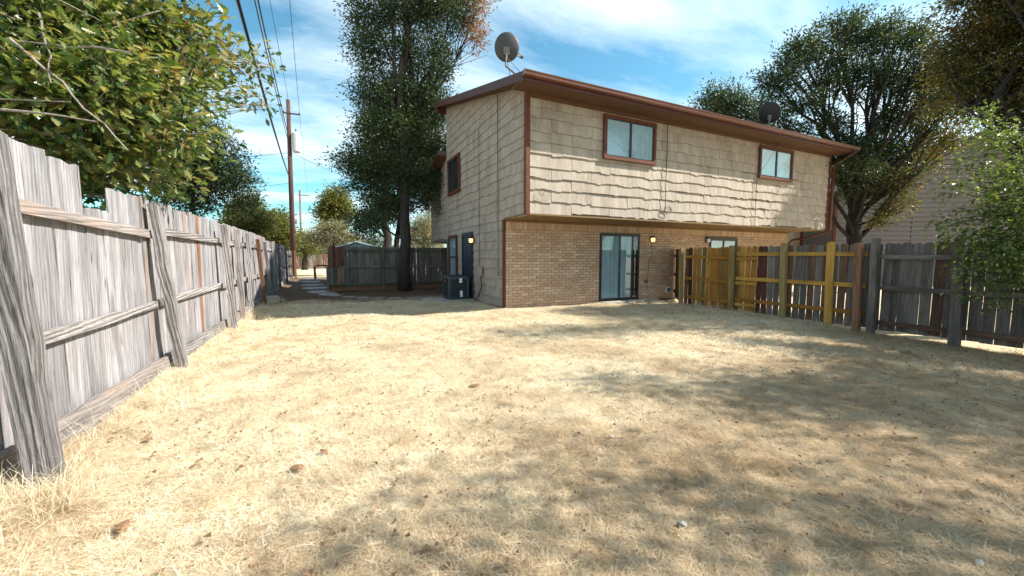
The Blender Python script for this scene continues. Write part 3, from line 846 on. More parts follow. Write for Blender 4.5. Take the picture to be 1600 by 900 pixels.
for i, (x, z, w, up) in enumerate(spots):
    if i < 300 or False:
        me = bvar[i % 5]
        if up: hinst('brick', me, brickwall, (x, FL+random.uniform(-.001, .002), z), (0, pi/2, 0), (.225/BWI, 1, 1))
        else: hinst('brick', me, brickwall, (x, FL+random.uniform(-.001, .002), z), None, (w/BWI, 1, 1))
    else:
        ww, hh = (BHI/2, .1125) if up else (w/2, BHI/2)
        y0 = FL - .011 + random.uniform(-.0015, .003)
        e = .004
        rest.add([(x-ww, FL+.02, z-hh), (x+ww, FL+.02, z-hh), (x+ww, FL+.02, z+hh), (x-ww, FL+.02, z+hh),
                  (x-ww+e, y0-e, z-hh+e), (x+ww-e, y0-e, z-hh+e), (x+ww-e, y0-e, z+hh-e), (x-ww+e, y0-e, z+hh-e)],
                 [(0, 1, 5, 4), (1, 2, 6, 5), (2, 3, 7, 6), (3, 0, 4, 7), (4, 5, 6, 7)])
o = hp(rest, 'bricks', M['brick'], brickwall, recalc=False); o['kind'] = 'stuff'

# siding: stepped panels of wooden shingles in overlapping courses
def panel_mesh(w, ch, seed, side='f', topf=None, x0=0, z0=0):
    """panel in local X (0..w) and Z (0..ch + overlap); outward is -Y; bottom edge steps from tab to tab"""
    r = random.Random(seed); mb = MB(); n = max(1, round(w/.152)); tw = w/n
    drop = 0
    for i in range(n):
        drop = max(-.026, min(.026, drop + r.choice((-.028, -.016, 0, .016, .026))))
        a, b_ = i*tw, (i+1)*tw - .0015
        zb = -.012 + drop; zt = ch + .02
        zt0 = zt1 = zt
        if topf:
            zt0 = min(zt, topf(x0+a)-z0); zt1 = min(zt, topf(x0+b_)-z0)
            if min(zt0, zt1) < zb + .02: continue
        yb, yt = -.036, -.006
        def yy(z): return yb + (yt-yb)*(z-zb)/(ch+.03)
        mb.add([(a, .004, zb), (b_, .004, zb), (b_, .004, zt1), (a, .004, zt0),
                (a, yb, zb), (b_, yb, zb), (b_, yy(zt1), zt1), (a, yy(zt0), zt0)],
               [(0, 1, 5, 4), (1, 2, 6, 5), (3, 0, 4, 7), (4, 5, 6, 7)])
    if not mb.v: return None
    return mb.mesh('shingle_panel', M['siding'], recalc=False)
FC = (EAVE_Z-2.52)/10
fsid = empty('front_siding', (HX0, FU, 0)); fsid.parent = H; fsid.location = (0, FU-FL, 0)
fpan = [panel_mesh(1.211, FC, 50+i) for i in range(7)]
def fill_row(mk, x0, x1, first, pw):
    x = x0; e = x0 + first
    while x < x1 - .02:
        e = min(e, x1); mk(x, e); x = e; e = x + pw
for r_ in range(10):
    z = 2.53 + FC*r_
    def mk(a, b_, z=z, r_=r_):
        full = abs((b_-a) - 1.22) < .02
        me = random.choice(fpan) if full else panel_mesh(b_-a-.009, FC, random.randint(0, 9999))
        o = hinst('shingle_panel', me, fsid, (a+.002, FU + .045, z + random.uniform(-.004, .004)))
        if r_ in (1, 2, 5) and random.random() < .45: o.rotation_euler = (radians(random.uniform(-4.0, -1.5)), radians(random.uniform(-.4, .4)), 0)
    fill_row(mk, HX0+.10, HX1-.06, .62 if r_ % 2 else 1.22, 1.22)
# gable-end siding (facing -X): local X runs along -Y
ssid = empty('side_siding', (0, 0, 0)); ssid.parent = H; ssid.location = (0, 0, 0)
SC = .272
spn = [panel_mesh(1.211, SC, 80+i) for i in range(7)]
def side_pan(ya, yb, z, topf=None):
    """between ya > yb (running towards the camera)"""
    w = ya-yb
    if topf is None:
        me = random.choice(spn) if abs(w-1.22) < .02 else panel_mesh(w-.009, SC, random.randint(0, 9999))
    else: me = panel_mesh(w-.009, SC, random.randint(0, 9999), topf=lambda s: topf(ya-s), x0=0, z0=z)
    if me is None: return
    hinst('shingle_panel', me, ssid, (HX0+.045, ya-.002, z + random.uniform(-.003, .003)), (0, 0, -pi/2))
r_ = 0; z = .03
SIDE_OPEN = [(12.21, 13.22, 0, 2.27)]
while z < 7.4:
    y_front = FL+.01 if z < 2.42 else FU+.01
    def mk(a, b_, z=z):
        ya, yb = HB - a, HB - b_
        tf_ = None
        if z + SC > roof_z(yb) - .04: tf_ = lambda y: roof_z(y) - .02
        side_pan(ya, yb, z, tf_)
    L_ = HB - y_front - .02
    # the door interrupts the low courses
    if z < 2.2:
        fill_row(mk, 0, HB-13.24, .7 if r_ % 2 else 1.22, 1.22)
        fill_row(mk, HB-12.19, L_, .6 if r_ % 2 else 1.22, 1.22)
    else: fill_row(mk, 0, L_, .61 if r_ % 2 else 1.22, 1.22)
    # rear wing
    if z > 1.95 and z < 5.3:
        side_pan(EB, EB-1.4 if r_ % 2 else EB-1.0, z, lambda y: 5.38 - .316*(y-HB))
        side_pan(EB-1.4 if r_ % 2 else EB-1.0, HB+.02, z, lambda y: 5.38 - .316*(y-HB))
    z += SC; r_ += 1

# roof
rf = MB()
yr = HB+.06
rf.prism([(7.78, roof_z(7.78)+.06), (yr, roof_z(yr)+.06), (yr, roof_z(yr)+.12), (7.74, roof_z(7.74)+.12)], 'x', 3.98, 17.86)
roof = hp(rf, 'roof', M['shingle'])
rf = MB()   # shingle courses catch light along their butts
y = 7.80
while y < yr-.1:
    rf.box(4.0, 17.84, y, y+.02, roof_z(y)+.115, roof_z(y)+.130); y += .14
hp(rf, 'shingle_courses', M['shingle'], roof)
rf = MB(); rf.prism([(HB, roof_z(HB)-.3), (HB+.1, roof_z(HB)-.3), (HB+.3, roof_z(HB)+.10), (HB, roof_z(HB)+.1)], 'x', 3.98, 17.86)
hp(rf, 'ridge_cap', M['rake'], roof)
rf = MB(); rf.prism([(HB-.0, 5.45), (EB+.35, 4.45), (EB+.35, 4.55), (HB-.0, 5.58)], 'x', 4.0, 17.84)
hp(rf, 'rear_roof', M['shingle'], roof)
rf = MB()
rf.prism([(HB, 5.36), (EB+.37, 4.33), (EB+.37, 4.47), (HB, 5.52)], 'x', 3.96, 3.998)
rf.prism([(7.78, roof_z(7.78)-.10), (yr, roof_z(yr)-.10), (yr, roof_z(yr)+.09), (7.78, roof_z(7.78)+.09)], 'x', 3.95, 3.978)
hp(rf, 'rake_board', M['rake'], roof)
rf = MB(); rf.prism([(7.78, roof_z(7.78)-.10), (yr, roof_z(yr)-.10), (yr, roof_z(yr)+.09), (7.78, roof_z(7.78)+.09)], 'x', 17.862, 17.89)
hp(rf, 'rake_board', M['rake'], roof)
rf = MB()
rf.prism([(7.80, roof_z(7.80)-.045), (yr, roof_z(yr)-.045), (yr, roof_z(yr)-.02), (7.80, roof_z(7.80)-.02)], 'x', 3.98, HX0+.03)
rf.box(3.98, 17.86, 7.80, FU+.04, EAVE_Z-.01, EAVE_Z+.012)
rf.prism([(HB+.02, 5.40), (EB+.3, 4.38), (EB+.3, 4.42), (HB+.02, 5.44)], 'x', 4.0, HX0+.03)
hp(rf, 'eave_soffit', M['eave'], roof)
rf = MB(); rf.box(3.97, 17.87, 7.775, 7.798, EAVE_Z-.04, EAVE_Z+.115)
hp(rf, 'fascia', M['rake'], roof)
# gutter and downspout
gu = MB()
gp = [(7.772, 5.47), (7.772, 5.36), (7.72, 5.355), (7.685, 5.385), (7.68, 5.43), (7.665, 5.465), (7.665, 5.478), (7.678, 5.478), (7.69, 5.44), (7.70, 5.39), (7.76, 5.375), (7.76, 5.47)]
gu.prism(gp, 'x', 3.95, 17.90)
gutter = hp(gu, 'gutter', M['gutter'])
gu = MB(); gu.box(3.944, 3.95, 7.665, 7.772, 5.36, 5.478)
hp(gu, 'end_cap', M['dish_metal'], gutter)
ds = MB()
pts = [(17.62, 7.72, 5.38), (17.62, 7.73, 5.26), (17.56, 8.0, 5.08), (17.50, 8.27, 4.95), (17.50, 8.30, 4.80)]
ds.tube(pts, .045, 6)
ds.box(17.45, 17.55, 8.255, 8.33, 2.48, 4.84)
ds.tube([(17.50, 8.30, 2.50), (17.49, 8.33, 2.40), (17.3, 8.8, 2.25), (17.30, 9.5, 2.13), (17.3, 9.62, 2.0), (17.3, 9.62, .15)], .045, 6)
hp(ds, 'downspout', M['gutter'])
# corner trims, frieze, overhang soffit
for (a, b_, c, d, e, f_) in ((HX0-.012, HX0+.10, FU-.012, FU+.10, 2.46, 5.32), (HX1-.07, HX1+.01, FU-.012, FU+.08, 2.46, 5.32), (HX0-.012, HX0+.055, FL-.02, FL+.07, 0, 2.455)):
    t_ = MB(); t_.box(a, b_, c, d, e, f_); hp(t_, 'corner_trim', M['trim'])
t_ = MB(); t_.box(HX0+.0, HX1-.02, FU+.015, FL-.025, 2.462, 2.50)
hp(t_, 'overhang_soffit', M['soffit'])
t_ = MB(); t_.box(HX0+.06, HX1-.12, FL-.024, FL+.03, 2.40, 2.46); hp(t_, 'frieze_board', M['soffit'])
t_ = MB(); t_.box(HX0+.101, HX1-.071, FU-.006, FU+.03, 5.22, 5.318); hp(t_, 'frieze_board', M['eave'])
t_ = MB(); t_.box(HX0-.005, HX0+.05, HB-.03, HB+.03, 0, 7.2); hp(t_, 'corner_trim', M['siding'])

def glazed(face, a0, a1, z0, z1, trimw, trimmat, sashmat, blind, split=True, horizontal=False, name='window', proud=.05):
    """face 'f': on plane y (front), a = x; face 's': on plane x (side), a = y. Outward is -y / -x"""
    plane = face[1]; kind = face[0]
    root = empty(name, (0, 0, 0)); root.parent = H; root.location = Vector((0, 0, 0))
    def B(mb, a, b_, d0, d1, z0_, z1_):      # d measured outward from the plane
        if kind == 'f': mb.box(a, b_, plane-d1, plane-d0, z0_, z1_)
        else: mb.box(plane-d1, plane-d0, a, b_, z0_, z1_)
    w = trimw
    t1 = MB(); B(t1, a0, a1, 0, proud, z1-w, z1); B(t1, a0-.0, a1+.0, 0, proud+.012, z0, z0+w)
    B(t1, a0, a0+w, 0, proud-.003, z0+w, z1-w); B(t1, a1-w, a1, 0, proud-.003, z0+w, z1-w)
    hp(t1, 'frame', trimmat, root)
    i0, i1, k0, k1 = a0+w, a1-w, z0+w, z1-w
    s = .03; t2 = MB()
    B(t2, i0, i1, .0, proud-.015, k1-s, k1); B(t2, i0, i1, .0, proud-.015, k0, k0+s)
    B(t2, i0, i0+s, .0, proud-.018, k0+s, k1-s); B(t2, i1-s, i1, .0, proud-.018, k0+s, k1-s)
    if split:
        if horizontal: B(t2, i0+s, i1-s, .0, proud-.012, (k0+k1)/2-.025, (k0+k1)/2+.025)
        else:
            m_ = (i0+i1)/2; B(t2, m_-.03, m_+.03, .0, proud-.012, k0+s, k1-s)
    hp(t2, 'sash', sashmat, root)
    halves = [(i0+s, i1-s, k0+s, k1-s)]
    if split:
        if horizontal: halves = [(i0+s, i1-s, k0+s, (k0+k1)/2-.025), (i0+s, i1-s, (k0+k1)/2+.025, k1-s)]
        else: halves = [(i0+s, m_-.03, k0+s, k1-s), (m_+.03, i1-s, k0+s, k1-s)]
    for j, (a, b_, c, d) in enumerate(halves):
        g_ = MB(); B(g_, a, b_, proud-.036, proud-.031, c, d); hp(g_, 'pane', M['glass'], root)
    bb = MB(); B(bb, i0, i1, -.03 if kind == 'x' else -.002, .002, k0, k1); hp(bb, 'backing', M['room'], root)
    bl = MB()
    if blind == 'vertical':
        n = int((i1-i0)/.082)
        for j in range(n):
            c = i0 + (j+.5)*(i1-i0)/n; off = .006*(j % 2)
            if kind == 'f': bl.add([(c-.044, plane-.004-off, k0+.02), (c+.044, plane-.012-off, k0+.02), (c+.044, plane-.012-off, k1), (c-.044, plane-.004-off, k1)], [(0, 1, 2, 3)])
        o = hp(bl, 'vertical_blinds', M['blind'], root, recalc=False)
    elif blind == 'horizontal':
        n = int((k1-k0)/.05)
        for j in range(n):
            z_ = k0 + (j+.5)*(k1-k0)/n
            if kind == 'f': bl.add([(i0, plane-.004, z_+.022), (i1, plane-.004, z_+.022), (i1, plane-.013, z_-.02), (i0, plane-.013, z_-.02)], [(0, 1, 2, 3)])
            else: bl.add([(plane-.004, i0, z_+.022), (plane-.004, i1, z_+.022), (plane-.013, i1, z_-.02), (plane-.013, i0, z_-.02)], [(0, 1, 2, 3)])
        hp(bl, 'horizontal_blinds', M['blind'], root, recalc=False)
    elif blind == 'shade':
        B(bl, i0, i1, .003, .006, k0, k1); hp(bl, 'window_shade', M['white_blind'], root)
    return root
FP = FU - .0      # trim stands proud of the siding
glazed(('f', FP), 6.60, 8.43, 4.02, 5.16, .085, M['trim'], M['dark_frame'], 'vertical', proud=.06)
glazed(('f', FP), 13.07, 14.93, 4.08, 5.16, .085, M['trim'], M['dark_frame'], 'shade', proud=.06)
glazed(('f', FL-.004), BW[0], BW[1], BW[2], BW[3], .06, M['dark_frame'], M['dark_frame'], 'shade', proud=.05)
glazed(('s', HX0-.0), 13.45, 14.90, 3.80, 5.14, .09, M['trim'], M['dark_frame'], None, proud=.06)
glazed(('s', HX0-.0), 13.88, 14.93, .62, 2.27, .09, M['trim'], M['dark_frame'], 'horizontal', horizontal=True, proud=.06)
# sliding patio door
pd_ = glazed(('f', FL-.004), SD[0], SD[1], SD[2], SD[3], .05, M['dark_frame'], M['dark_frame'], None, split=False, name='patio_door', proud=.045)
for ch in [c for c in pd_.children if c.name.startswith(('pane', 'backing'))]: bpy.data.objects.remove(ch)
y0 = FL-.004
bb = MB(); bb.box(SD[0]+.05, SD[1]-.05, y0-.001, y0+.003, SD[2]+.05, SD[3]-.05); hp(bb, 'backing', M['room'], pd_)
bl = MB()
for (u0, u1, n, o_) in ((SD[0]+.08, SD[0]+.76, 9, 0), (SD[0]+.80, SD[0]+1.26, 7, .3)):
    for j in range(n):
        c = u0 + (j+.5)*(u1-u0)/n; hw = (u1-u0)/n*.54
        bl.add([(c-hw, y0-.005-.004*(j % 2), .13), (c+hw, y0-.015, .13), (c+hw, y0-.015, 2.10), (c-hw, y0-.005-.004*(j % 2), 2.10)], [(0, 1, 2, 3)])
hp(bl, 'vertical_blinds', M['blue_blind'], pd_, recalc=False)
bl = MB(); bl.box(SD[0]+.75, SD[0]+.81, y0-.035, y0-.018, .12, 2.11); hp(bl, 'stile', M['dark_frame'], pd_)
bl = MB(); bl.box(SD[0]+1.27, SD[0]+1.33, y0-.035, y0-.018, .12, 2.11); hp(bl, 'stile', M['dark_frame'], pd_)
bl = MB(); bl.box(SD[0]+.74, SD[0]+.76, y0-.06, y0-.036, .95, 1.15); hp(bl, 'handle', M['dish_metal'], pd_)
for (u0, u1) in ((SD[0]+.08, SD[0]+.75), (SD[0]+.81, SD[0]+1.27), (SD[0]+1.33, SD[1]-.08)):
    bl = MB(); bl.box(u0, u1, y0-.028, y0-.024, .12, 2.11); hp(bl, 'pane', M['glass'], pd_)
bl = MB(); bl.box(SD[0]-.03, SD[1]+.45, FL-.42, FL+.0, -.05, .055); hp(bl, 'door_step', M['concrete'])
# side door
dr = MB(); dr.box(HX0-.012, HX0+.05, 12.29, 13.14, .06, 2.17)
door = hp(dr, 'door', M['navy_door'])
for (a, b_, c, d) in ((12.38, 12.68, 1.25, 2.02), (12.76, 13.06, 1.25, 2.02), (12.38, 12.68, .2, 1.1), (12.76, 13.06, .2, 1.1)):
    t_ = MB(); t_.box(HX0-.020, HX0-.0125, a, b_, c, d); hp(t_, 'door_panel', M['navy_door'], door)
t_ = MB(); t_.tube([(HX0-.012, 12.36, 1.02), (HX0-.07, 12.36, 1.02)], .028, 8); hp(t_, 'handle', M['dish_metal'], door)
t_ = MB(); t_.box(HX0-.045, HX0+.03, 12.19, 12.29, 0, 2.28); t_.box(HX0-.045, HX0+.03, 13.14, 13.24, 0, 2.28); t_.box(HX0-.048, HX0+.03, 12.29, 13.14, 2.17, 2.28)
hp(t_, 'door_frame', M['navy_door'])

def porch_light(loc, out_, lit):
    """loc on the wall, out_ = outward direction"""
    x, y, z = loc; root = empty('porch_light'); root.parent = H
    u = Vector(out_); s = Vector((-u.y, u.x, 0))
    p = Vector(loc)
    mb = MB(); mb.bar(p+u*.0, p+u*.03, .12, .18); hp(mb, 'back_plate', M['dark_frame'], root)
    c = p+u*.09
    mb = MB(); mb.bar(c+Vector((0, 0, .045)), c+Vector((0, 0, .085)), .15, .15, up=(1, 0, 0)); mb.bar(c+Vector((0, 0, .085)), c+Vector((0, 0, .115)), .10, .10, up=(1, 0, 0)); hp(mb, 'cap', M['dark_frame'], root)
    mb = MB(); mb.tube([c+Vector((0, 0, -.075)), c+Vector((0, 0, -.04)), c+Vector((0, 0, .044))], [.045, .062, .062], 10)
    hp(mb, 'lamp_glass', M['lamp'] if lit else M['sticker_white'], root, smooth=False)
porch_light((9.70, FL-.012, 2.02), (0, -1, 0), True)
porch_light((HX0-.03, 12.02, 1.99), (-1, 0, 0), True)
porch_light((12.36, FL-.012, 2.05), (0, -1, 0), False)
# wires clipped to the walls, coils, boxes
def wire(pts, r=.008, name='cable', parent=H, mat='black'):
    mb = MB(); mb.tube(pts, r, 5); return hp(mb, name, M[mat], parent)
wire([(8.86, FU-.035, 5.25), (8.87, FU-.035, 4.4), (8.85, FU-.038, 3.5), (8.86, FU-.04, 2.85)], .010)
def coil(cx, cy, cz, r, n, ax='f'):
    pts = []
    for i in range(n*12):
        a = i*2*pi/12; rr = r*(1+.25*sin(i*.37)); u = rr*cos(a)*1.1; w = rr*sin(a)*.8
        pts.append((cx+u, cy-.02-.003*(i % 5), cz+w) if ax == 'f' else (cx-.02-.003*(i % 5), cy+u, cz+w))
    return pts
wire([(8.84, FU-.04, 2.85)] + coil(8.95, FU-.03, 2.80, .12, 3) , .006)
wire([(12.98, FU-.035, 4.08), (12.97, FU-.036, 3.4), (12.98, FU-.036, 2.55)], .009)
wire([(12.95, FU-.08, 4.15), (13.25, FU-.14, 4.5), (13.62, FU-.14, 4.95), (13.68, FU-.12, 5.15), (13.66, 7.85, 5.34)], .006)
wire([(HX0-.035, 9.98, 5.85), (HX0-.036, 9.99, 4.5), (HX0-.036, 9.97, 3), (HX0-.04, 9.98, 1.05)], .010)
wire([(HX0-.04, 9.98, 1.05)] + coil(HX0-.03, 9.93, .98, .06, 2, 's'), .006)
wire([(HX0-.035, 11.45, 5.3), (HX0-.036, 11.46, 3.0), (HX0-.04, 11.45, 1.2), (HX0-.04, 11.3, .5), (HX0-.1, 11.4, .15)], .009)
mb = MB(); mb.box(HX0-.11, HX0-.03, 11.22, 11.42, .85, 1.16); hp(mb, 'disconnect_box', M['siding'])
wire([(HX0-.06, 11.28, .85), (HX0-.07, 11.2, .5), (HX0-.12, 11.5, .1), (3.98, 11.9, .14)], .014)
wire([(HX0+.35, FU-.035, 3.05), (HX0+.33, FU-.05, 2.95), (HX0+.42, FU-.06, 2.92), (HX0+.46, FU-.04, 2.99)], .007)
wire([(9.72, FL-.03, 1.9), (9.74, FL-.03, 1.55), (9.62, FL-.03, 1.35), (9.60, FL-.03, .95), (9.55, FL-.03, .7), (9.57, FL-.03, .35)], .006)
mb = MB(); mb.box(9.46, 9.58, FL-.06, FL-.012, .58, .70); hp(mb, 'outlet_box', M['dish_metal'])
mb = MB(); mb.box(10.42, 10.62, FL-.07, FL-.012, .22, .42); hp(mb, 'vent_cover', M['sticker_white'])
mb = MB(); mb.box(10.44, 10.60, FL-.076, FL-.071, .25, .39); hp(mb, 'vent_grille', M['dish_metal'])
wire([(10.1, FL-.1, .03), (10.4, FL-.25, .03), (10.8, FL-.2, .035), (11.2, FL-.22, .03)], .02)

# ------------------------------------------------------------------ dishes on the roof
def dish(px, py, bx, by_, label, rad, aim, X, mat='dish'):
    # base on the roof plane
    z = roof_z(by_)+.13
    base = Vector((bx, by_, z))
    D = tag(empty('satellite_dish', base), label, 'satellite dish', 'satellite dishes on the roof')
    r = ray(px, py); d = (base - _C).dot(_F)
    c = _C + r*d - base
    aim = Vector(aim).normalized()
    q = aim.to_track_quat('Z', 'Y')
    mb = MB(); n = 28; rings = 7; vs = []; fs = []
    for s_, th in ((0, 0), (1, -.012)):
        b0 = len(vs)
        vs.append(Vector((0, 0, -.09*1 + th)))
        for i in range(1, rings+1):
            rr = rad*i/rings
            for k in range(n):
                a = 2*pi*k/n; vs.append(Vector((rr*cos(a)*.93, rr*sin(a), -.09 + .09*(i/rings)**2 + th)))
        for k in range(n):
            k2 = (k+1) % n
            fs.append((b0, b0+1+k, b0+1+k2))
            for i in range(1, rings): fs.append((b0+1+(i-1)*n+k, b0+1+i*n+k, b0+1+i*n+k2, b0+1+(i-1)*n+k2))
    o1 = 1+(rings-1)*n; o2 = o1 + 1 + rings*n
    for k in range(n): k2 = (k+1) % n; fs.append((o1+k, o2+k, o2+k2, o1+k2))
    mb.add([c + q @ v for v in vs], fs)
    mb.build('reflector', M[mat], D, smooth=True)
    back = c + q @ Vector((0, -.12*rad/.33, -.10))
    mb = MB(); mb.bar(back - aim*.02, back - aim*.12, .13, .16); mb.build('bracket', M['dish_metal'], D)
    bk = back - aim*.10
    mb = MB(); mb.tube([bk + Vector((0, 0, .06)), bk + Vector((0, 0, -.10)), Vector((bk.x-.02, bk.y, bk.z-.35)), Vector((0, 0, 0))], .024, 8); mb.build('mast', M['dish_metal'], D)
    mb = MB(); mb.tube([bk + Vector((0, 0, -.15)), Vector((.28, .12, .04))], .008, 5); mb.tube([bk + Vector((0, 0, -.15)), Vector((-.2, .25, .06))], .008, 5); mb.build('stay', M['dish_metal'], D)
    mb = MB(); mb.box(-.09, .09, -.07, .07, -.03, .012); mb.build('foot', M['dish_metal'], D)
    low = c + _R*rad*.6 - Vector((0, 0, rad*.5)) + aim*.03; tip = c + aim*rad*1.2 + _R*rad*1.0 + Vector((0, 0, -rad*.35))
    mb = MB(); mb.bar(low, tip, .03, .04); mb.build('feed_arm', M['dish_metal'], D)
    mb = MB(); td = (tip - c).normalized(); mb.tube([tip + td*.06, tip - td*.08], [.045, .035], 8); mb.build('receiver', M['dish'], D)
    return D
dish(792, 74, 4.42, 8.7, 'grey satellite dish on a bent mast at the near corner of the roof', .325, (.47, .86, .25), 0)
dish(1203, 176, 15.3, 9.4, 'black satellite dish at the far right of the roof in front of the trees', .38, (.80, .50, .42), 0, 'black')
# roof vent on the main roof
# ------------------------------------------------------------------ air conditioner
AC = tag(empty('air_conditioner', (3.83, 12.45, 0)), 'dark blue-grey air conditioner unit on a concrete pad beside the side door', 'air conditioner')
mb = MB(); mb.box(-.50, .46, -.50, .50, -.03, .055); mb.build('concrete_pad', M['concrete'], AC)
def rrect(hw, r, z, n=5):
    pts = []
    for cx, cy, a0 in ((hw-r, hw-r, 0), (-hw+r, hw-r, pi/2), (-hw+r, -hw+r, pi), (hw-r, -hw+r, 3*pi/2)):
        for k in range(n+1): a = a0 + pi/2*k/n; pts.append((cx+r*cos(a), cy+r*sin(a), z))
    return pts
def shell(mb, secs, r=.12):
    vs = []; m_ = None
    for hw, z in secs: p = rrect(hw, r, z); m_ = len(p); vs += p
    fs = []
    for i in range(len(secs)-1):
        for k in range(m_): k2 = (k+1) % m_; fs.append((i*m_+k, i*m_+k2, (i+1)*m_+k2, (i+1)*m_+k))
    fs.append(tuple(range(m_-1, -1, -1))); fs.append(tuple((len(secs)-1)*m_+k for k in range(m_)))
    mb.add(vs, fs)
mb = MB(); shell(mb, [(.335, .06), (.335, .76)]); mb.build('coil', M['ac_dark'], AC)
mb = MB(); shell(mb, [(.37, .056), (.37, .13), (.35, .14)]); mb.build('base_pan', M['ac'], AC)
mb = MB(); shell(mb, [(.352, .70), (.375, .715), (.375, .78), (.34, .815), (.30, .82)]); mb.build('top_cover', M['ac'], AC)
for i in range(11):
    mb = MB(); z = .165 + i*.049; shell(mb, [(.350, z-.011), (.366, z-.013), (.366, z+.006), (.350, z+.013)]); mb.build('louvre', M['ac'], AC)
for sx, sy in ((-1, -1), (1, -1), (-1, 1), (1, 1)):
    mb = MB(); cx, cy = .335*sx*.93, .335*sy*.93; mb.tube([(cx, cy, .1), (cx, cy, .74)], .055, 8); mb.build('corner_post', M['ac'], AC)
mb = MB()
for k in range(9): mb.tube([(.30*cos(2*pi*j/20)*(k+1)/9.5, .30*sin(2*pi*j/20)*(k+1)/9.5, .832) for j in range(21)], .004, 4)
mb.build('fan_guard', M['ac_dark'], AC)
mb = MB(); mb.box(.0, .10, -.3755, -.372, .60, .75); mb.build('sticker', M['sticker_white'], AC)
mb = MB(); mb.box(.02, .11, -.3755, -.372, .14, .34); mb.build('sticker', M['sticker_white'], AC)
mb = MB(); mb.box(-.3795, -.3765, -.12, .02, .62, .69); mb.build('sticker', M['sticker_red'], AC)

# ------------------------------------------------------------------ path slabs
def slab_mesh(w, d, h, seed):
    r = random.Random(seed); n = 9; vs = []
    pts = []
    for i in range(n):
        a = 2*pi*i/n; c, s_ = cos(a), sin(a)
        m_ = 1/max(abs(c), abs(s_)); k = m_*.92*r.uniform(.88, 1.04)
        pts.append((w/2*c*k, d/2*s_*k))
    vs = [(x, y, -h) for x, y in pts] + [(x, y, 0) for x, y in pts] + [(x*.94, y*.94, .008) for x, y in pts]
    fs = [tuple(range(2*n, 3*n))]
    for l in range(2):
        for i in range(n): j = (i+1) % n; fs.append((l*n+i, l*n+j, (l+1)*n+j, (l+1)*n+i))
    me = bpy.data.meshes.new('stepping_stone'); me.from_pydata(vs, [], fs); me.materials.append(M['slab']); me.update(); return me
step_px = [(524, 463), (545, 465), (567, 466), (591, 466.5), (618, 467), (645, 467.5), (671, 467.5), (690, 468.5)]
ords = ['leftmost', 'second from left', 'third from left', 'fourth from left', 'fifth from left', 'sixth from left', 'seventh from left', 'eighth from left']
for i, (px, py) in enumerate(step_px):
    p = onz(px, py); o = inst('stepping_stone', slab_mesh(.50, .36, .04, i), None, (p.x, p.y, .035), (0, 0, radians(random.uniform(-8, 8)) - radians(20)))
    tag(o, 'flat grey stepping stone, %s in the row in front of the back fence' % ords[i], 'stepping stone', 'stepping stones in front of the back fence')
alley = [(486, 437, 1.2, 1.0), (485, 441, 1.3, 1.1), (489, 446, 1.2, 1.0), (494, 451, 1.25, .9), (503, 457, 1.2, .8), (513, 461, .8, .6)]
ol = ['farthest', 'second farthest', 'third farthest', 'third nearest', 'second nearest', 'nearest']
for i, (px, py, w, d) in enumerate(alley):
    p = onz(px, py); o = inst('stepping_stone', slab_mesh(w*.95, d*1.55, .04, 30+i), None, (p.x, p.y, .038), (0, 0, radians(random.uniform(-10, 10))))
    tag(o, 'broad grey flagstone, the %s slab of the path in the alley' % ol[i], 'paving slab', 'flagstones leading into the alley')
p = onz(424, 472)
mb = MB(); mb.box(-.2, .2, -.1, .1, -.02, .19); mb.box(-.16, -.03, -.07, .07, .19, .195); mb.box(.03, .16, -.07, .07, .19, .195)
tag(mb.build('concrete_block', M['concrete'], None, loc=(p.x, p.y, .0), rot=(0, 0, .15)), 'grey concrete block at the foot of the left fence', 'concrete block')

# ------------------------------------------------------------------ leaves and litter on the lawn
def curled_leaf(L_, seed):
    r = random.Random(seed); vs = []; out_ = []
    prof = [(0, .02), (.12, .16), (.22, .10), (.36, .30), (.46, .17), (.62, .34), (.72, .18), (.85, .20), (1, .01)]
    n = len(prof)
    for t_, w in prof: vs.append((0, t_*L_, .012+.02*sin(t_*3.1)))
    for t_, w in prof: vs.append((-w*L_, t_*L_+.01, .012+.05*w*L_*8*.5 + r.uniform(0, .008)))
    for t_, w in prof: vs.append((w*L_, t_*L_+.01, .010+.05*w*L_*8*.6 + r.uniform(0, .008)))
    fs = []
    for i in range(n-1): fs += [(i, i+1, n+i+1, n+i), (i, 2*n+i, 2*n+i+1, i+1)]
    me = bpy.data.meshes.new('fallen_leaf'); me.from_pydata(vs, [], fs); me.materials.append(M['dead_leaf']); me.update(); return me
leaves = [(188, 853, .13, 'largest curled brown leaf near the bottom left corner of the lawn'), (472, 746, .12, 'curled brown leaf on the straw lower left of centre'),
          (500, 711, .08, 'tiny brown leaf just above the curled one left of centre'), (240, 692, .10, 'small tan leaf on the lawn beside the first big fence post'),
          (752, 605, .15, 'lone reddish brown leaf in the middle of the sunlit lawn'), (1240, 590, .09, 'small brown leaf in the tree shade right of centre')]
for i, (px, py, L_, lab) in enumerate(leaves):
    p = onz(px, py); o = inst('fallen_leaf', curled_leaf(L_, i), None, (p.x, p.y, ghf(p.x, p.y)+.03), (random.uniform(-.2, .2), .1, random.uniform(0, 6)))
    tag(o, lab, 'leaf')
lit = [(955, 690, .045, 'white paper scrap on the lawn right of centre in the shade'), (1183, 620, .045, 'white crumpled scrap on sunlit grass between the tree shadows'),
       (1066, 822, .05, 'small white scrap on the shaded grass near the bottom centre right'), (1530, 886, .04, 'white scrap at the bottom right corner of the lawn'),
       (1130, 552, .06, 'pale scrap on the lawn in front of the yellow fence')]
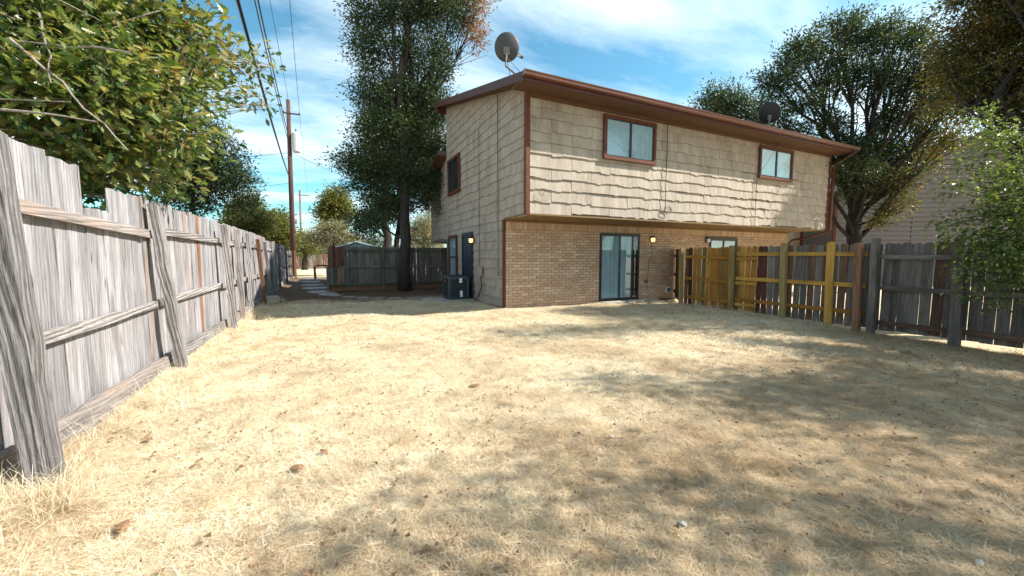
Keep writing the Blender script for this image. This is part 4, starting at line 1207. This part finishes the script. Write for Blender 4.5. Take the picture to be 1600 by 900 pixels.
for i, (px, py, L_, lab) in enumerate(lit):
    p = onz(px, py); mb = MB(); r = random.Random(i); n = 7
    vs = [(L_*.6*cos(2*pi*k/n)*r.uniform(.6, 1.1), L_*.35*sin(2*pi*k/n)*r.uniform(.6, 1.2), r.uniform(0, .02)) for k in range(n)] + [(0, 0, .025)]
    mb.add(vs, [(k, (k+1) % n, n) for k in range(n)])
    o = mb.build('paper_scrap', M['litter'], None, loc=(p.x, p.y, ghf(p.x, p.y)+.016), rot=(0, 0, i)); tag(o, lab, 'litter')

# ------------------------------------------------------------------ utility poles and lines
PY = 33.0
pb = ony(458, 400, PY); px_ = pb.x
UP = tag(empty('utility_pole', (px_, PY, 0)), 'tall reddish wooden utility pole with a pale transformer beyond the alley gate', 'utility pole')
top = ony(450, 156, PY); tx, tz = top.x - px_, top.z
mb = MB(); mb.tube([(0, 0, 0), (tx*.5, 0, tz*.5), (tx, 0, tz)], [.19, .16, .125], 12); mb.build('pole_shaft', M['pole'], UP, smooth=True)
c1 = ony(452, 178, PY); c1z = c1.z
mb = MB(); mb.bar((tx-.35, -.1, c1z), (tx+.75, -.1, c1z+.02), .07, .09); mb.build('crossarm', M['pole'], UP)
for k in (-.3, .7):
    mb = MB(); mb.tube([(tx+k, -.1, c1z+.05), (tx+k, -.1, c1z+.12), (tx+k, -.1, c1z+.2)], [.03, .055, .03], 8); mb.build('insulator', M['dish_metal'], UP)
mb = MB(); mb.tube([(tx, 0, tz), (tx, 0, tz+.3)], [.02, .03], 6); mb.build('insulator', M['dish_metal'], UP)
tr_ = ony(460, 222, PY); zt = tr_.z
mb = MB(); mb.tube([(tx+.42, -.05, zt-.75), (tx+.42, -.05, zt-.68), (tx+.42, -.05, zt+.58), (tx+.42, -.05, zt+.68)], [.24, .29, .29, .2], 14); mb.build('transformer', M['transformer'], UP, smooth=False)
mb = MB(); mb.tube([(tx+.42, -.05, zt+.68), (tx+.42, -.05, zt+.95)], .05, 8); mb.build('bushing', M['dish_metal'], UP)
P2Y = 62.0
b2 = ony(470, 380, P2Y); t2 = ony(468.5, 297, P2Y)
UP2 = tag(empty('utility_pole', (b2.x, P2Y, 0)), 'thin distant utility pole just right of the tall pole', 'utility pole')
mb = MB(); mb.tube([(0, 0, 0), (t2.x-b2.x, 0, t2.z)], [.17, .12], 8); mb.build('pole_shaft', M['dark_wood'], UP2)
mb = MB(); mb.bar((-.1, 0, t2.z-.7), (1.3, 0, t2.z-.7), .1, .12); mb.build('crossarm', M['dark_wood'], UP2)
def power_line(a, px, X, r, label, sag=.25, py=0):
    a = Vector(a); q = _C + ray(px, 0)*((a.z-CAM_H)/ray(px, 0).z); d = (q-a); b_ = a + d*((a.y+14)/(a.y-q.y))
    pts = []
    n = 40
    for i in range(n+1):
        t_ = i/n; p = a.lerp(b_, t_); pts.append(p + Vector((0, 0, -sag*4*t_*(1-t_) + sag*4*.6*.4*0)))
    mb = MB(); mb.tube(pts, r, 5); o = mb.build('power_line', M['black'])
    tag(o, label, 'power line', 'power lines running to the tall pole')
T = Vector((px_+tx, PY, 0))
cable_z = ony(449, 275, PY).z
power_line((T.x-.15, PY-.1, cable_z), 387, -4.0, .036, 'thickest black cable, leftmost of the lines overhead', 1.0)
mid_z = ony(450, 215, PY).z
power_line((T.x-.15, PY-.1, mid_z), 405, -3.8, .020, 'dark wire second from the left of the lines overhead', .9)
power_line((T.x-.1, PY-.1, mid_z+.25), 409.5, -3.8, .026, 'dark wire third from the left of the lines overhead, close to its twin', .9)
power_line((T.x, PY, tz+.3), 423, -3.5, .013, 'thin wire that meets the very top of the tall pole', .4)
power_line((T.x+.7, PY-.1, c1z+.2), 453, -2.6, .013, 'thin wire on the right end of the crossarm', .2)
def span(a, b_, r, sag, label):
    a = Vector(a); b_ = Vector(b_); pts = [a.lerp(b_, i/16) + Vector((0, 0, -sag*4*(i/16)*(1-i/16))) for i in range(17)]
    mb = MB(); mb.tube(pts, r, 5); tag(mb.build('power_line', M['black']), label, 'power line', 'power lines running to the tall pole')
span((T.x+.7, PY-.1, c1z+.2), (t2.x+1.0, P2Y, t2.z-.6), .010, .6, 'thin wire from the tall pole on to the distant pole')
span((T.x, PY, ony(450, 238, PY).z), (14, 42, 6.0), .016, .5, 'service wire slanting down to the right behind the oak')
span((T.x, PY, ony(450, 238, PY).z), (-14, 37, 8.4), .016, .3, 'upper service wire slanting off to the left behind the trees')
span((T.x, PY, ony(450, 285, PY).z), (-12, 37, 6.4), .012, .3, 'lower service wire slanting off to the left behind the trees')

# ------------------------------------------------------------------ shed and neighbour buildings
SH = tag(empty('shed', (1.3, 20.5, 0)), 'pale shed with a low blue-white gable roof behind the back fence', 'shed')
mb = MB(); mb.box(-.85, .8, -.8, 2.2, 0, 1.93); mb.build('wall', M['shed_wall'], SH)
mb = MB(); mb.prism([(-1.0, 1.92), (-.1, 2.20), (.95, 1.92), (.95, 1.88), (-.1, 2.14), (-1.0, 1.88)], 'y', -1.0, 2.4); mb.build('roof', M['shed_roof'], SH)
mb = MB(); mb.prism([(-.85, 1.93), (-.1, 2.13), (.8, 1.93)], 'y', -.8, -.77); mb.build('gable', M['shed_roof'], SH)

# neighbour on the right: a gable wall of mauve lap siding facing the yard
NB = tag(empty('neighbour_house', at(1300, 402, 21.0)), 'mauve lap-sided house behind the right fence and trees', 'house')
c0 = NB.location.copy(); NB.location.z = 0
dirw = Vector((_R.x*.985 - _F.x*.17, _R.y*.985 - _F.y*.17, 0)).normalized(); nrm = Vector((-dirw.y, dirw.x, 0))
NB.rotation_euler = (0, 0, math.atan2(dirw.y, dirw.x))
# local frame: X along wall, -Y towards the yard
WL = 15.0; ez = 4.9; pk = 6.3; slope = .43
def ntop(x): return ez + slope*min(x, 2*pk-x) if x < 2*pk else ez
mb = MB(); mb.prism([(0, 0), (0, ez), (pk, ez+slope*pk), (2*pk, ez), (2*pk, 0)], 'y', .03, 9.0); mb.build('wall', M['pink_siding'], NB)
z = 0.2; k = 0
while z < ez+slope*pk-.2:
    lo = max(0, (z+.2-ez)/slope) if z+.2 > ez else 0
    a, b_ = lo+.0, 2*pk-lo
    mb = MB(); mb.prism([(-.030, z-.006), (.028, z-.006), (.028, z+.228), (.014, z+.228)], 'x', a, b_)
    if b_-a > .4: mb.build('lap_board', M['pink_siding'], NB)
    z += .24; k += 1
for x_ in (3.6, 7.4):
    mb = MB(); mb.box(x_, x_+.03, -.02, .0, .2, ez); mb.build('seam_strip', M['trim'], NB)
mb = MB(); mb.box(-.03, .10, -.04, .05, 0, ez+.02); mb.build('corner_trim', M['trim'], NB)
mb = MB(); o_ = .45
mb.prism([(-o_, ez-slope*o_+.02), (pk, ez+slope*pk+.02), (2*pk+o_, ez-slope*o_+.02), (2*pk+o_, ez-slope*o_+.16), (pk, ez+slope*pk+.17), (-o_, ez-slope*o_+.16)], 'y', -.45, 9.3)
nroof = mb.build('roof', M['shingle'], NB)
mb = MB(); mb.prism([(-o_, ez-slope*o_-.04), (pk, ez+slope*pk-.04), (2*pk+o_, ez-slope*o_-.04), (2*pk+o_, ez-slope*o_+.15), (pk, ez+slope*pk+.16), (-o_, ez-slope*o_+.15)], 'y', -.48, -.451); mb.build('rake_board', M['dark_frame'], NB)
mb = MB(); mb.tube([(3.2, 3, ez+slope*3.2), (3.2, 3, ez+slope*3.2+.55)], .18, 10); mb.tube([(5.2, .4, ez+slope*5.2+.1), (5.2, .4, ez+slope*5.2+.35), (5.2, .4, ez+slope*5.2+.5)], [.2, .2, .34], 12); mb.build('roof_vent', M['dish_metal'], NB)
wn = empty('window'); wn.parent = NB; wn.location = (9.3, 0, 0)
mb = MB(); mb.box(-.9, .9, -.05, .0, 2.3, 3.7); mb.build('frame', M['dark_frame'], wn)
mb = MB(); mb.box(-.8, -.04, -.056, -.051, 2.4, 3.6); mb.build('pane', M['glass'], wn)
mb = MB(); mb.box(.04, .8, -.056, -.051, 2.4, 3.6); mb.build('pane', M['glass'], wn)

# tan wall continuing behind the duplex's right-hand corner
TW = tag(empty('tan_annex', (19.2, 13.4, 0)), 'tan lap-sided wall with a brown corner post behind the right end of the duplex', 'building')
mb = MB(); mb.box(0, 6.0, 0.03, 6.0, 0, 4.4); mb.build('wall', M['tan_siding'], TW)
z = .1
while z < 4.3:
    mb = MB(); mb.prism([(-.012, z-.01), (.028, z-.01), (.028, z+.22), (.018, z+.22)], 'x', 0, 6.0); mb.build('lap_board', M['tan_siding'], TW)
    z += .215
mb = MB(); mb.box(5.98, 6.16, -.06, .14, 0, 4.5); mb.build('corner_trim', M['trim'], TW)
mb = MB(); mb.prism([(-.4, 4.38), (6.3, 6.1), (6.3, 6.2), (-.4, 4.5)], 'y', -.4, 6.2); mb.prism([(-.4, 4.38), (6.3, 4.38), (6.3, 4.48), (-.4, 4.48)], 'x', -.2, 6.5); mb.build('roof', M['shingle'], TW)

# ------------------------------------------------------------------ trees
OAK = np.array([(0, 0), (.10, .07), (.18, .03), (.28, .20), (.36, .10), (.46, .33), (.55, .15), (.68, .30), (.74, .14), (.88, .16), (1, 0)])
SMALL = np.array([(0, 0), (.25, .20), (.55, .27), (.85, .15), (1, 0)])
def leaf_mesh(name, centers, dirs, size, mat, shape, r):
    """one folded leaf per row of centers, pointing along dirs"""
    n = len(centers)
    d = dirs/np.linalg.norm(dirs, axis=1, keepdims=True)
    up = r.normal(0, .55, (n, 3)); up[:, 2] += 1.0
    s = np.cross(d, up); s /= np.linalg.norm(s, axis=1, keepdims=True) + 1e-9
    u = np.cross(s, d)
    L_ = size*r.uniform(.6, 1.25, n)[:, None]
    if shape == 'quad':
        w = .42; fold = .16
        P0 = centers; P1 = centers + d*L_*.5 + s*L_*w*.5 + u*L_*fold; P2_ = centers + d*L_; P3 = centers + d*L_*.5 - s*L_*w*.5 + u*L_*fold
        V_ = np.stack([P0, P1, P2_, P3], 1).reshape(-1, 3)
        b = (np.arange(n)*4)[:, None]
        Lp = np.concatenate([b+[0, 1, 2], b+[0, 2, 3]], 1).ravel()
        st = np.arange(n*2)*3
        return np_mesh(name, V_, Lp, st, mat)
    pr = OAK if shape == 'oak' else SMALL
    m_ = len(pr); V_ = []
    fold = .28
    curl = r.uniform(-.55, .25, n)[:, None]
    for (t_, w) in pr: V_.append(centers + d*L_*t_ + s*L_*w + u*L_*(fold*w + curl*t_*t_))
    for (t_, w) in pr[1:-1][::-1]: V_.append(centers + d*L_*t_ - s*L_*w + u*L_*(fold*w + curl*t_*t_))
    tot = 2*m_-2
    V_ = np.stack(V_, 1).reshape(-1, 3); b = (np.arange(n)*tot)[:, None]
    Lp = np.concatenate([b+np.arange(m_)[None], b+np.concatenate([[0], np.arange(m_-1, tot)])[None]], 1)
    k1, k2 = m_, tot-m_+2
    st = (np.arange(n)*(k1+k2))[:, None] + np.array([[0, k1]])
    return np_mesh(name, V_, Lp.ravel(), st.ravel(), mat)

def limb(mb, a, b_, r0, r1, wob=.12, n=6, seg=7):
    a = Vector(a); b_ = Vector(b_); L_ = (b_-a).length
    pts = []; rad = []
    ox = [random.gauss(0, wob*L_*.35) for _ in range(3)]
    for i in range(n+1):
        t_ = i/n; k = sin(pi*t_)
        pts.append(a.lerp(b_, t_) + Vector((ox[0]*k + random.gauss(0, .012*L_), ox[1]*k + random.gauss(0, .012*L_), abs(ox[2])*k*.6)) if 0 < i < n else a.lerp(b_, t_))
        rad.append(r0 + (r1-r0)*t_)
    mb.tube(pts, rad, seg, cap=False)
    return pts

def tree(name, label, base, trunk_top, r0, clumps, leaf_size, nleaf, mats, shape='quad', bark='bark', cl_r=.35, per=14, limbs=True, cat='tree', group=None, twig=.006, seed=1, extra_trunks=(), fork=.55, sub=5):
    """clumps: list of (centre, (rx, ry, rz), weight, material index)"""
    r = np.random.default_rng(seed); random.seed(seed)
    base = Vector(base); root = tag(empty(name, base), label, cat, group)
    mb = MB(); bw = base; tt = Vector(trunk_top)
    npt = 9; tp = []; tr = []
    for i in range(npt+1):
        t_ = i/npt; p = base.lerp(tt, t_); p += Vector((random.gauss(0, r0*.22), random.gauss(0, r0*.22), 0)) if 0 < i else Vector((0, 0, -.1))
        tp.append(p); tr.append(r0*(1.25 if i == 0 else 1.0 - .55*t_))
    mb.tube(tp, tr, 11)
    for (a, b_, ra, rb) in extra_trunks: limb(mb, a, b_, ra, rb, .05, 8, 9)
    for j, (c, rad, w, mi) in enumerate(clumps):
        if limbs:
            k = min(npt, max(2, int(npt*(fork + (1-fork)*random.random()))))
            # leave the trunk lower than the clump
            zs = [q for q in range(npt+1) if tp[q].z < c.z - .1]
            k = min(k, zs[-1]) if zs else 2
            rl = max(r0*.42*min(1, (sum(rad)/3)/1.2), .02 if sub > 2 else .008)
            pts = limb(mb, tp[k], c, rl, rl*.25, .15, 7, 7)
            for q in range(sub):
                e = c + Vector((r.normal()*rad[0]*.6, r.normal()*rad[1]*.6, r.normal()*rad[2]*.6)); limb(mb, pts[4], e, rl*.35, twig, .15, 5, 5)
    off = base
    o = mb.build('trunk', M[bark], root, smooth=True, recalc=False); o.data.transform(Matrix.Translation(-off))
    tot = sum(c[2] for c in clumps)
    for mi in sorted(set(c[3] for c in clumps)):
        C_ = []; D_ = []; TW_ = MB()
        for (c, rad, w, m2) in clumps:
            if m2 != mi: continue
            nl = int(nleaf*w/tot); ncl = max(3, nl//per)
            u = r.normal(0, 1, (ncl, 3)); u /= np.linalg.norm(u, axis=1, keepdims=True)
            rr = r.uniform(0, 1, (ncl, 1))**.42
            pc = np.array(c)[None] + u*rr*np.array(rad)[None]*(1 + .18*r.normal(0, 1, (ncl, 1)))
            for q in range(ncl):
                n_ = max(3, int(per*r.uniform(.4, 1.6)))
                o_ = r.normal(0, cl_r*.5, (n_, 3)); o_[:, 2] *= .7
                C_.append(pc[q] + o_); dd = o_/(cl_r*.5) + r.normal(0, .7, (n_, 3)) + u[q]*.5; dd[:, 2] -= .15; D_.append(dd)
                if twig and q % 2 == 0:
                    inner = Vector(pc[q]) + (Vector(c) - Vector(pc[q]))*.35
                    TW_.tube([inner, (inner + Vector(pc[q]))/2 + Vector(r.normal(0, .03, 3)), Vector(pc[q] + o_[0])], [twig*1.3, twig, twig*.5], 3, cap=False)
        C_ = np.concatenate(C_); D_ = np.concatenate(D_)
        me = leaf_mesh('crown', C_ - np.array(off)[None], D_, leaf_size, mats[mi], shape, r)
        inst('crown', me, root)
        if twig and TW_.v:
            o = TW_.build('twigs', M[bark], root, recalc=False); o['kind'] = 'stuff'; o.data.transform(Matrix.Translation(-off))
    return root
def cl(px, py, d, rx, ry, w=1.0, mi=0, rd=None):
    k = d/FPX
    c = at(px, py, d)
    return (c, (rx*k, (rd if rd else (rx+ry)/2*k), ry*k), w*rx*ry/1000, mi)

# big oak with the dark trunk in front of the back fence
ok = ony(632, 455, 16.6)
D0 = (Vector((2.86, 16.6, 1.4)) - _C).dot(_F)
cs = [cl(600, -60, D0, 70, 50), cl(690, -50, D0, 75, 55), cl(640, -130, D0, 80, 60), cl(575, 25, D0, 38, 30), cl(640, 20, D0, 55, 38), cl(700, 20, D0, 48, 34), cl(742, 20, D0, 26, 28, .6, 1), cl(745, 58, D0, 16, 22, .45, 1),
      cl(572, 78, D0, 34, 30), cl(625, 85, D0, 40, 34), cl(680, 90, D0, 34, 44), cl(580, 140, D0, 30, 28), cl(640, 150, D0, 48, 34, 1.2), cl(685, 160, D0, 26, 36),
      cl(590, 205, D0, 38, 30), cl(650, 215, D0, 50, 40, 1.3), cl(688, 232, D0, 20, 28), cl(548, 255, D0, 28, 20, .8), cl(585, 262, D0, 38, 30), cl(640, 280, D0, 46, 30, 1.1), cl(680, 285, D0, 22, 22), cl(560, 292, D0, 24, 20, .7),
      cl(610, 325, D0, 36, 24), cl(668, 318, D0, 22, 16, .6), cl(585, 345, D0+1, 22, 22, .9)]
tree('oak_tree', 'tall dense oak with a dark trunk standing in front of the back fence', (2.88, 16.6, 0), (2.95, 16.7, 9.5), .25, cs, .125, 95000, [M['leaf_oak'], M['leaf_red']], cl_r=.34, per=26, seed=5, group='oaks by the back fence')
D1 = D0+4
tree('oak_tree', 'oak with a dark trunk behind the back fence, left of the tallest trunk', (2.62, 20.3, 0), (2.75, 20.3, 7.0), .24,
     [cl(590, 250, D1, 50, 45), cl(600, 320, D1, 36, 30), cl(570, 350, D1, 24, 22), cl(610, 180, D1, 50, 50)], .16, 26000, [M['leaf_oak']], cl_r=.45, per=16, seed=6, group='oaks by the back fence')
tree('oak_tree', 'slim leaning oak trunk behind the back fence between the two thick trunks', (3.05, 20.8, 0), (3.75, 21.0, 7.0), .17,
     [cl(650, 250, D1, 40, 45), cl(668, 300, D1, 24, 26), cl(645, 180, D1, 40, 50)], .16, 22000, [M['leaf_oak']], cl_r=.45, per=16, seed=7, group='oaks by the back fence')

# far trees beyond the back fence and alley
def far_tree(px, py, d, rx, ry, mat, label, n=7000, seed=1, bark='bark', size=.26, extra=()):
    b = at(px, 402, d); b.z = 0
    c0 = cl(px, py, d, rx*.62, ry*.62)
    cs_ = [c0, cl(px-rx*.55, py+ry*.25, d, rx*.42, ry*.42), cl(px+rx*.55, py+ry*.2, d, rx*.42, ry*.45), cl(px+rx*.15, py-ry*.55, d, rx*.4, ry*.4), cl(px-rx*.3, py-ry*.35, d, rx*.35, ry*.35), cl(px, py+ry*.6, d, rx*.55, ry*.35)] + [cl(*e) for e in extra]
    tp_ = Vector(c0[0]); tp_.z = max(1.0, tp_.z)
    return tree('tree', label, b, tp_, .012*d*.6, cs_, size, n, [mat], cl_r=size*2.6, per=12, seed=seed, group='trees beyond the fences', twig=.012, bark=bark)
far_tree(524, 325, 34, 28, 34, M['leaf_yellow'], 'round yellow-green tree left of the big oak beyond the shed', 9000, 11)
far_tree(520, 368, 30, 44, 24, M['leaf_pale'], 'low spreading pale bush-like tree behind the shed roof', 9000, 12, 'bark_light', .16)
far_tree(662, 365, 36, 34, 34, M['leaf_pale'], 'pale thin tree seen between the oak trunks and the house', 9000, 13, 'bark_light', .18)
far_tree(690, 340, 48, 30, 50, M['leaf_pale'], 'hazy grey tree beside the rear corner of the house', 7000, 14, 'bark_light', .2)
far_tree(475, 380, 44, 30, 22, M['leaf_yellow'], 'yellowish shrub-like tree right of the utility pole above the gate', 7000, 15, 'bark', .2)
far_tree(500, 392, 66, 40, 14, M['leaf_oak'], 'dark tree low on the horizon above the far fence', 5000, 16)
far_tree(580, 385, 60, 60, 20, M['leaf_oak'], 'dark tree line behind the shed and oak trunks', 7000, 17)
far_tree(430, 362, 30, 30, 34, M['leaf_yellow'], 'pale green tree just left of the utility pole', 9000, 18)
far_tree(385, 340, 22, 44, 38, M['leaf_yellow'], 'yellow-green oak leaning over the middle of the left fence', 14000, 19, 'bark', .15)
far_tree(300, 270, 15, 75, 70, M['leaf_oak'], 'dark green oak beyond the left fence', 26000, 20, 'bark', .12, extra=[(345, 250, 15, 40, 36), (375, 285, 15, 26, 26), (385, 320, 15.5, 22, 22), (230, 210, 14, 50, 50), (330, 205, 14, 22, 20)])
# bare twigs beside the dark oak
# near oak hanging over the left fence
def W(px, py, d, rx, ry, w=1., mi=0): return cl(px, py, d, rx, ry, w, mi)
cs = [W(60, 40, 3.8, 110, 60, 1.1), W(150, 20, 4.2, 110, 50), W(240, 50, 4.6, 75, 55), W(60, 150, 3.6, 100, 60, 1.1), W(170, 130, 3.9, 85, 60, 1.1), W(270, 130, 4.6, 65, 55), W(330, 90, 5.2, 45, 40, .55),
      W(385, 90, 5.6, 34, 26, .42), W(420, 105, 5.8, 22, 20, .30), W(370, 135, 5.6, 36, 22, .42), W(405, 160, 5.8, 20, 14, .28), W(225, 215, 4.4, 75, 45, 1), W(120, 225, 4.0, 75, 40, 1), W(280, 210, 5.0, 45, 38, .8), W(180, 275, 4.6, 55, 26, .9), W(60, 215, 4.3, 70, 40, 1),
      W(260, 275, 5.4, 40, 24, .7), W(305, 35, 5.0, 40, 35, .5), W(-80, 60, 3.8, 110, 130, .8), W(60, -90, 4.0, 160, 80, .7), W(165, 310, 4.5, 18, 12, .25), W(90, 285, 4.8, 60, 26, .8), W(230, 290, 5.2, 40, 18, .6), W(140, 250, 5.0, 70, 40, 1), W(40, 100, 5, 120, 100, 1), W(180, 90, 5.5, 120, 80, 1)]
tree('overhanging_oak', 'near oak with big lobed leaves hanging over the left fence', (-5.2, 4.6, 0), (-4.4, 4.9, 3.4), .2, cs, .115, 21000, [M['leaf_near']], shape='oak', bark='bark_light', cl_r=.26, per=9, seed=21, twig=.005, fork=.4,
     extra_trunks=[(at(-90, 55, 3.5), at(205, 82, 3.25), .015, .006), (at(15, 60, 3.2), at(200, 235, 3.3), .011, .004), (at(-60, 165, 3.1), at(150, 190, 3.2), .013, .005),
                   (at(60, 20, 3.4), at(80, 130, 3.2), .010, .004), (at(230, 90, 4.6), at(425, 105, 5.6), .018, .006), (at(240, 130, 4.8), at(405, 150, 5.6), .014, .005)])

# right oak behind the yellow fence
Dr = 15.5
rb = at(1338, 402, Dr)
cs = [cl(1210, 130, Dr, 34, 28), cl(1250, 85, Dr, 40, 32), cl(1310, 55, Dr, 42, 28), cl(1365, 60, Dr, 40, 30), cl(1415, 65, Dr, 36, 30), cl(1300, 115, Dr, 40, 30), cl(1360, 125, Dr, 42, 32), cl(1420, 125, Dr, 44, 34),
      cl(1215, 175, Dr, 30, 22, .7), cl(1265, 165, Dr, 36, 22, .7), cl(1240, 205, Dr, 34, 18, .8), cl(1300, 190, Dr, 34, 22, .7), cl(1390, 185, Dr, 40, 26), cl(1450, 180, Dr, 34, 28), cl(1310, 235, Dr, 34, 28, 1.1), cl(1355, 235, Dr, 36, 30, 1.1), cl(1400, 240, Dr, 30, 28),
      cl(1330, 285, Dr, 32, 26), cl(1375, 290, Dr, 34, 26), cl(1400, 325, Dr-1, 26, 18, .7, 1), cl(1440, 225, Dr, 34, 26, .9, 1), cl(1370, 345, Dr-1, 18, 12, .5, 1), cl(1465, 130, Dr-1, 34, 26, .8), cl(1470, 95, Dr-1, 30, 22, .6), cl(1410, 285, Dr-1, 26, 20, .7, 1), cl(1500, 105, Dr-2, 30, 30, .8), cl(1490, 160, Dr-2, 34, 24, .8), cl(1480, 215, Dr-2, 30, 20, .6, 1), cl(1335, 28, Dr, 24, 12, .35), cl(1400, 34, Dr, 26, 12, .35), cl(1225, 105, Dr, 26, 14, .4), cl(1440, 70, Dr-1, 24, 20, .5), cl(1300, 265, Dr+.5, 22, 20, .7), cl(1345, 262, Dr-1, 34, 20, 1.0), cl(1445, 255, Dr-1, 24, 14, .5, 1)]
tree('oak_tree', 'large spreading oak with a thick dark trunk behind the yellow patched fence', (rb.x, rb.y, 0), tuple(at(1345, 225, Dr)), .33, cs, .125, 62000, [M['leaf_oak'], M['leaf_right']], cl_r=.30, per=30, seed=31, twig=.012, fork=.35)
Dt = 30
tb = at(1130, 402, Dt)
tree('oak_tree', 'dark tree top peeking over the roof left of the black dish', (tb.x, tb.y, 0), tuple(at(1135, 190, Dt)), .4,
     [cl(1110, 165, Dt, 26, 22), cl(1140, 160, Dt, 26, 26), cl(1170, 175, Dt, 26, 22), cl(1125, 190, Dt, 36, 16), cl(1190, 190, Dt, 26, 16), cl(1112, 140, Dt, 12, 12, .5)], .24, 9000, [M['leaf_oak']], cl_r=.6, per=14, seed=32, twig=.015)

# dark olive crown high on the right, trunk out of the picture beyond the right fence
cs = [cl(1520, 60, 10, 50, 50), cl(1580, 40, 9.5, 60, 55), cl(1500, 120, 10.5, 50, 36), cl(1570, 130, 9.5, 60, 40, 1.2), cl(1640, 100, 9, 70, 70), cl(1480, 165, 11, 40, 20, .6), cl(1550, 175, 10, 50, 22, .8), cl(1610, 170, 9, 40, 30),
      cl(1560, -40, 9.5, 80, 50), cl(1460, 75, 11, 26, 24, .35), cl(1700, -40, 9, 120, 110, 1), cl(1660, 190, 8.5, 60, 50)]
tree('overhanging_tree', 'olive and brown crown filling the upper right corner beyond the fence', (12.8, 2.2, 0), (12.2, 2.0, 4.4), .25, cs, .10, 56000, [M['leaf_right']], cl_r=.26, per=26, seed=33, twig=.008, shape='quad', fork=.3)
# fresh green branches hanging into the yard at the right edge
cs = [cl(1560, 215, 6.2, 40, 30, .8), cl(1590, 260, 6.0, 40, 36, 1), cl(1520, 245, 6.4, 30, 18, .5), cl(1545, 290, 6.2, 34, 20, .7), cl(1590, 320, 5.8, 36, 30, .9), cl(1520, 335, 6.0, 26, 11, .4), cl(1570, 375, 5.8, 40, 22, .8), cl(1590, 425, 5.6, 30, 24, .7),
      cl(1470, 350, 6.0, 22, 6, .14), cl(1500, 368, 5.9, 22, 6, .18), cl(1545, 440, 5.6, 26, 8, .25), cl(1495, 455, 5.7, 16, 5, .08), cl(1530, 465, 5.6, 14, 5, .08), cl(1560, 455, 5.6, 18, 7, .15), cl(1620, 350, 5.5, 60, 120, 1.5), cl(1500, 290, 6.4, 20, 9, .25), cl(1465, 300, 6.3, 22, 8, .16), cl(1480, 330, 6.2, 24, 8, .22), cl(1455, 262, 6.5, 22, 7, .14), cl(1510, 395, 5.9, 26, 7, .2), cl(1520, 425, 5.7, 24, 7, .2), cl(1540, 180, 6.5, 36, 14, .5)]
tree('overhanging_tree', 'leafy light green branches drooping in front of the dark grey fence', (10.6, -.2, 0), (9.6, .2, 3.0), .13, cs, .066, 8500, [M['leaf_fresh']], cl_r=.17, per=12, seed=34, twig=.003, sub=2, shape='small', bark='bark', fork=.3)
# trees outside the frame to the right whose shade falls on the lawn
def sh(gx, gy, h, r_, w=1.0): return (Vector((gx + SUN_DIR.x/SUN_DIR.z*h, gy + SUN_DIR.y/SUN_DIR.z*h, h)), (r_, r_, r_*.6), w*r_*r_, 0)
cs = [sh(4.2, 2.3, 6.0, .9), sh(5.3, 1.6, 6.3, 1.1), sh(3.1, 3.3, 5.6, .45, .8), sh(6.3, 2.2, 6.5, .7), sh(6.6, 1.0, 6.0, 1.1), sh(5.0, .4, 6.0, .9)]
tree('yard_oak', 'oak right of the view whose shade crosses the lawn', (11.6, -1.4, 0), (11.3, -1.4, 4.0), .22, cs, .12, 11500, [M['leaf_oak']], cl_r=.38, per=20, seed=41, fork=.4)
cs = [sh(2.3, 1.5, 5.2, .8), sh(1.1, 1.9, 5.5, .8), sh(.1, 2.1, 5.2, .5, .7), sh(3.3, .9, 5.6, .9), sh(1.9, .6, 5.6, 1.1), sh(.2, .9, 5.4, .9)]
tree('yard_oak', 'oak behind the camera whose shade lies along the near edge of the lawn', (7.5, -4.2, 0), (7.4, -3.6, 3.8), .2, cs, .11, 2500, [M['leaf_oak']], cl_r=.34, per=14, seed=42, fork=.4)
cs = [sh(3.3, 6.4, 7.5, .7, .8), sh(4.6, 6.2, 7.5, .8), sh(6.0, 5.8, 7.5, .8), sh(7.4, 5.4, 7.2, .8), sh(8.3, 4.3, 7.0, .9), sh(8.4, 7.0, 7.0, .6)]
tree('yard_oak', 'tall oak beyond the right fence shading the lawn by the yellow boards', (15.5, 1.2, 0), (15.2, 1.4, 5.2), .25, cs, .12, 5200, [M['leaf_oak']], cl_r=.36, per=14, seed=43, fork=.4)
